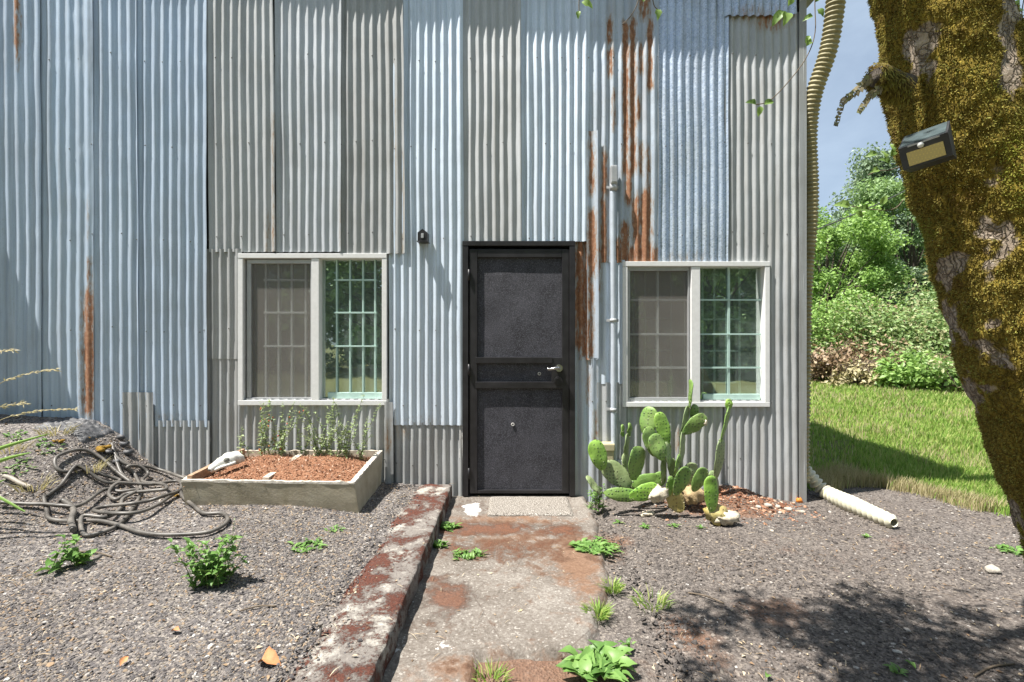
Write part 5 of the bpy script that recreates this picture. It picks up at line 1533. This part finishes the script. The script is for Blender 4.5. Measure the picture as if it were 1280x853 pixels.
for _ in range(30): C.append((rs.uniform(-.8, .2), rs.uniform(-3.4, -2.3), rs.uniform(3.4, 4.8), rs.uniform(.08, .2)))
V, Fc = leafcloud(C, 6800, .036, rs); np_mesh('foliage', V, Fc, M['canopy'], mt)


def twig(name_pts, depth, leaves, seed):
    rg = random.Random(seed); mb = MB(); cv = spline([P(x, y, depth) for x, y in name_pts], 6); mb.tube(cv, .0022, 5)
    for (x, y, L, a) in leaves:
        c = P(x, y, depth); s = L * (depth - CAMY) / F
        mb.leaf(c, (math.cos(math.radians(a)), rg.uniform(-.3, .3), math.sin(math.radians(a))), (rg.uniform(-.4, .4), -1, .3), s, s * .6, 1)
    mb.build('twig', [M['twig'], M['canopy']], mt)


twig([(1040, -60), (1020, -10), (1019, 40), (1008, 72), (985, 103), (962, 126), (945, 131)], -1.9, [(945, 131, 14, 170), (951, 133, 12, 260), (955, 131, 14, 20), (1008, 58, 14, 70), (1022, 12, 12, 300), (1016, 20, 12, 200), (1012, 45, 9, 240), (1019, 3, 10, 60), (985, 8, 16, 80), (980, 14, 20, 230), (984, 16, 20, 250)], 1)
twig([(815, -60), (800, -5), (790, 18), (778, 31)], -1.9, [], 2)
twig([(812, -60), (816, 0), (822, 12)], -1.9, [(822, 12, 14, 270), (818, -2, 12, 150), (804, 3, 13, 60)], 3)
twig([(728, -60), (724, -4), (724, 16)], -1.9, [(727, 3, 16, 330), (724, 14, 10, 260)], 4)
twig([(1135, 205), (1115, 212), (1098, 214), (1085, 219)], -2.0, [(1112, 205, 14, 150), (1106, 200, 14, 100), (1113, 196, 15, 70), (1098, 212, 13, 200), (1096, 192, 13, 190), (1120, 190, 13, 110)], 5)
twig([(1135, 20), (1118, 40), (1100, 62)], -2.0, [(1100, 66, 30, 40), (1108, 55, 20, 120)], 6)
twig([(1140, 232), (1120, 260), (1090, 262), (1065, 258)], -1.9, [(1086, 262, 16, 180), (1062, 258, 18, 170), (1068, 266, 14, 330), (1100, 256, 13, 60), (1125, 250, 14, 40)], 7)
twig([(1290, -40), (1278, 10), (1276, 60)], -1.7, [(1275, 10, 30, 200), (1280, 30, 34, 260), (1272, 45, 30, 240), (1283, 60, 30, 280)], 8)

# ferns hanging from the stub
for k, (pts, lab) in enumerate([([(1100, 92), (1085, 100), (1068, 116), (1054, 128), (1045, 156)], 'longer dry fern frond hanging left of the mossy stub'), ([(1112, 100), (1098, 112), (1086, 122), (1074, 140)], 'shorter dry fern frond hanging under the mossy stub')]):
    cv = spline([P(x, y, TY - .16) for x, y in pts], 7); mb = MB(); mb.tube(cv, .0012, 5)
    for i in range(5, len(cv)):
        t = i / len(cv)
        for s in (-1, 1):
            dirv = (cv[i] - cv[i - 1]).normalized(); sd = Vector((dirv.z, 0, -dirv.x)) * s
            mb.leaf(cv[i], sd + dirv * rng.uniform(.3, 1.0) + Vector((0, rng.uniform(-.5, .5), -.3)), (rng.uniform(-.6, .6), -1, rng.uniform(-.5, .5)), .0295 * (1.15 - t * .75) * rng.uniform(.7, 1), .017, 0, .1, .1)
    tag(mb.build('fern_frond', M['fern'], None, cv[0]), lab, 'fern')

# ------------------------------------------------------------------ solar lamp
LC = P(1159, 184, -2.32)
lp = empty('solar_lamp', LC, 'black solar lamp with an amber panel strapped to the mossy trunk', 'lamp')
Ry = Matrix.Rotation(math.radians(-11), 3, 'Y') @ Matrix.Rotation(math.radians(-50), 3, 'Z')
def LV(x, y, z): return LC + Ry @ Vector((x, y, z))
w, hh = .066, .062
def lquad(mb, pts, mi=0): mb.add([LV(*p) for p in pts], [tuple(range(len(pts)))], mi)
mb = MB()
fr_ = [(-w, -.055, -hh), (w, -.055, -hh), (w, -.075, .012), (-w, -.075, .012)]
bk = [(-w * .96, .05, -hh), (w * .96, .05, -hh), (w * .96, .05, hh * 1.15), (-w * .96, .05, hh * 1.15)]
vs = [LV(*p) for p in fr_ + bk]
mb.add(vs, [(0, 1, 2, 3), (5, 4, 7, 6), (3, 2, 6, 7), (0, 4, 5, 1), (1, 5, 6, 2), (0, 3, 7, 4)])
mb.build('housing', M['darkplastic'], lp)
def front(x, z, off):   # point on the sloping front
    t = (z + hh) / (hh + .012); return (x, -.055 - .020 * t - off, z)
mb = MB(); x0, x1, z0, z1 = -.047, .050, -.055, -.010
ps_ = [front(x0, z0, .003), front(x1, z0, .003), front(x1, z1, .003), front(x0, z1, .003)]
pb_ = [front(x0, z0, -.002), front(x1, z0, -.002), front(x1, z1, -.002), front(x0, z1, -.002)]
mb.add([LV(*p) for p in ps_ + pb_], [(0, 1, 2, 3), (0, 4, 5, 1), (1, 5, 6, 2), (2, 6, 7, 3), (3, 7, 4, 0)])
mb.build('led_panel', M['led'], lp)
mb = MB(); mb.ball(LV(*front(-.006, .001, .002)), .0095, 14); mb.build('motion_sensor', M['sensor'], lp)
mb = MB()
def topp(x, t, off): # point on the sloping top, t 0 front .. 1 back
    return (x, -.075 + .125 * t, .012 + (hh * 1.15 - .012) * t + off)
ps_ = [topp(-w * .9, .08, .003), topp(w * .9, .08, .003), topp(w * .88, .92, .003), topp(-w * .88, .92, .003)]
pb_ = [topp(-w * .9, .08, -.002), topp(w * .9, .08, -.002), topp(w * .88, .92, -.002), topp(-w * .88, .92, -.002)]
mb.add([LV(*p) for p in ps_ + pb_], [(0, 1, 2, 3), (0, 4, 5, 1), (1, 5, 6, 2), (2, 6, 7, 3), (3, 7, 4, 0)])
mb.build('solar_panel', M['solar'], lp)
mb = MB(); ps_ = [front(-.04, .007, .002), front(.045, .007, .002), front(.045, .0115, .002), front(-.04, .0115, .002)]
mb.add([LV(*p) for p in ps_], [(0, 1, 2, 3)]); mb.build('light_strip', M['greybox'], lp)

# ------------------------------------------------------------------ sky, sun, camera
W = bpy.data.worlds.new('World'); SC.world = W; W.use_nodes = True
nt = W.node_tree; nt.nodes.clear()
out = nt.nodes.new('ShaderNodeOutputWorld'); bg = nt.nodes.new('ShaderNodeBackground'); sky = nt.nodes.new('ShaderNodeTexSky')
sky.sky_type = 'NISHITA'; sky.sun_disc = False
LD = Vector((.395, .150, -.906)).normalized()
sky.sun_elevation = math.radians(65); sky.sun_rotation = math.atan2(-LD.x, -LD.y)
sky.air_density = 1.0; sky.dust_density = 1.2; sky.ozone_density = 1.2
tc = nt.nodes.new('ShaderNodeTexCoord'); mp = nt.nodes.new('ShaderNodeMapping'); mp.inputs['Scale'].default_value = (1.6, 1.6, 3.2); mp.inputs['Rotation'].default_value = (.4, .5, .3)
nz_ = nt.nodes.new('ShaderNodeTexNoise'); nz_.inputs['Scale'].default_value = 2.2; nz_.inputs['Detail'].default_value = 8; nz_.inputs['Roughness'].default_value = .58; nz_.inputs['Distortion'].default_value = .6
rp = nt.nodes.new('ShaderNodeValToRGB'); rp.color_ramp.elements[0].position = .40; rp.color_ramp.elements[1].position = .95
rp.color_ramp.elements[1].color = (.75, .75, .75, 1); rp.color_ramp.elements[0].color = (.40, .40, .40, 1)
mx = nt.nodes.new('ShaderNodeMix'); mx.data_type = 'RGBA'; mx.inputs[7].default_value = (6.6, 8.0, 9.6, 1)
nt.links.new(tc.outputs['Generated'], mp.inputs[0]); nt.links.new(mp.outputs[0], nz_.inputs['Vector']); nt.links.new(nz_.outputs['Fac'], rp.inputs[0])
nt.links.new(rp.outputs[0], mx.inputs[0]); nt.links.new(sky.outputs[0], mx.inputs[6]); nt.links.new(mx.outputs[2], bg.inputs['Color'])
bg.inputs['Strength'].default_value = .052
nt.links.new(bg.outputs[0], out.inputs['Surface'])
sl = bpy.data.lights.new('sun', 'SUN'); sl.energy = 5.0; sl.angle = math.radians(.5); sl.color = (1, .955, .89)
so = bpy.data.objects.new('sun', sl); COL.objects.link(so); so.rotation_euler = LD.to_track_quat('-Z', 'Y').to_euler(); so.location = (-5, -3, 12)

cam = bpy.data.cameras.new('camera'); co = bpy.data.objects.new('camera', cam); COL.objects.link(co)
co.location = (0, CAMY, CAMZ); co.rotation_euler = (PI / 2, 0, 0)
cam.sensor_width = 36; cam.lens = 36 * F / 1280; cam.clip_start = .02; cam.clip_end = 1000
SC.camera = co
SC.view_settings.view_transform = 'Standard'; SC.view_settings.look = 'None'; SC.view_settings.gamma = 1
SC.view_settings.use_curve_mapping = False
SC.view_settings.exposure = 1.2
SC.cycles.max_bounces = 8; SC.cycles.transparent_max_bounces = 12
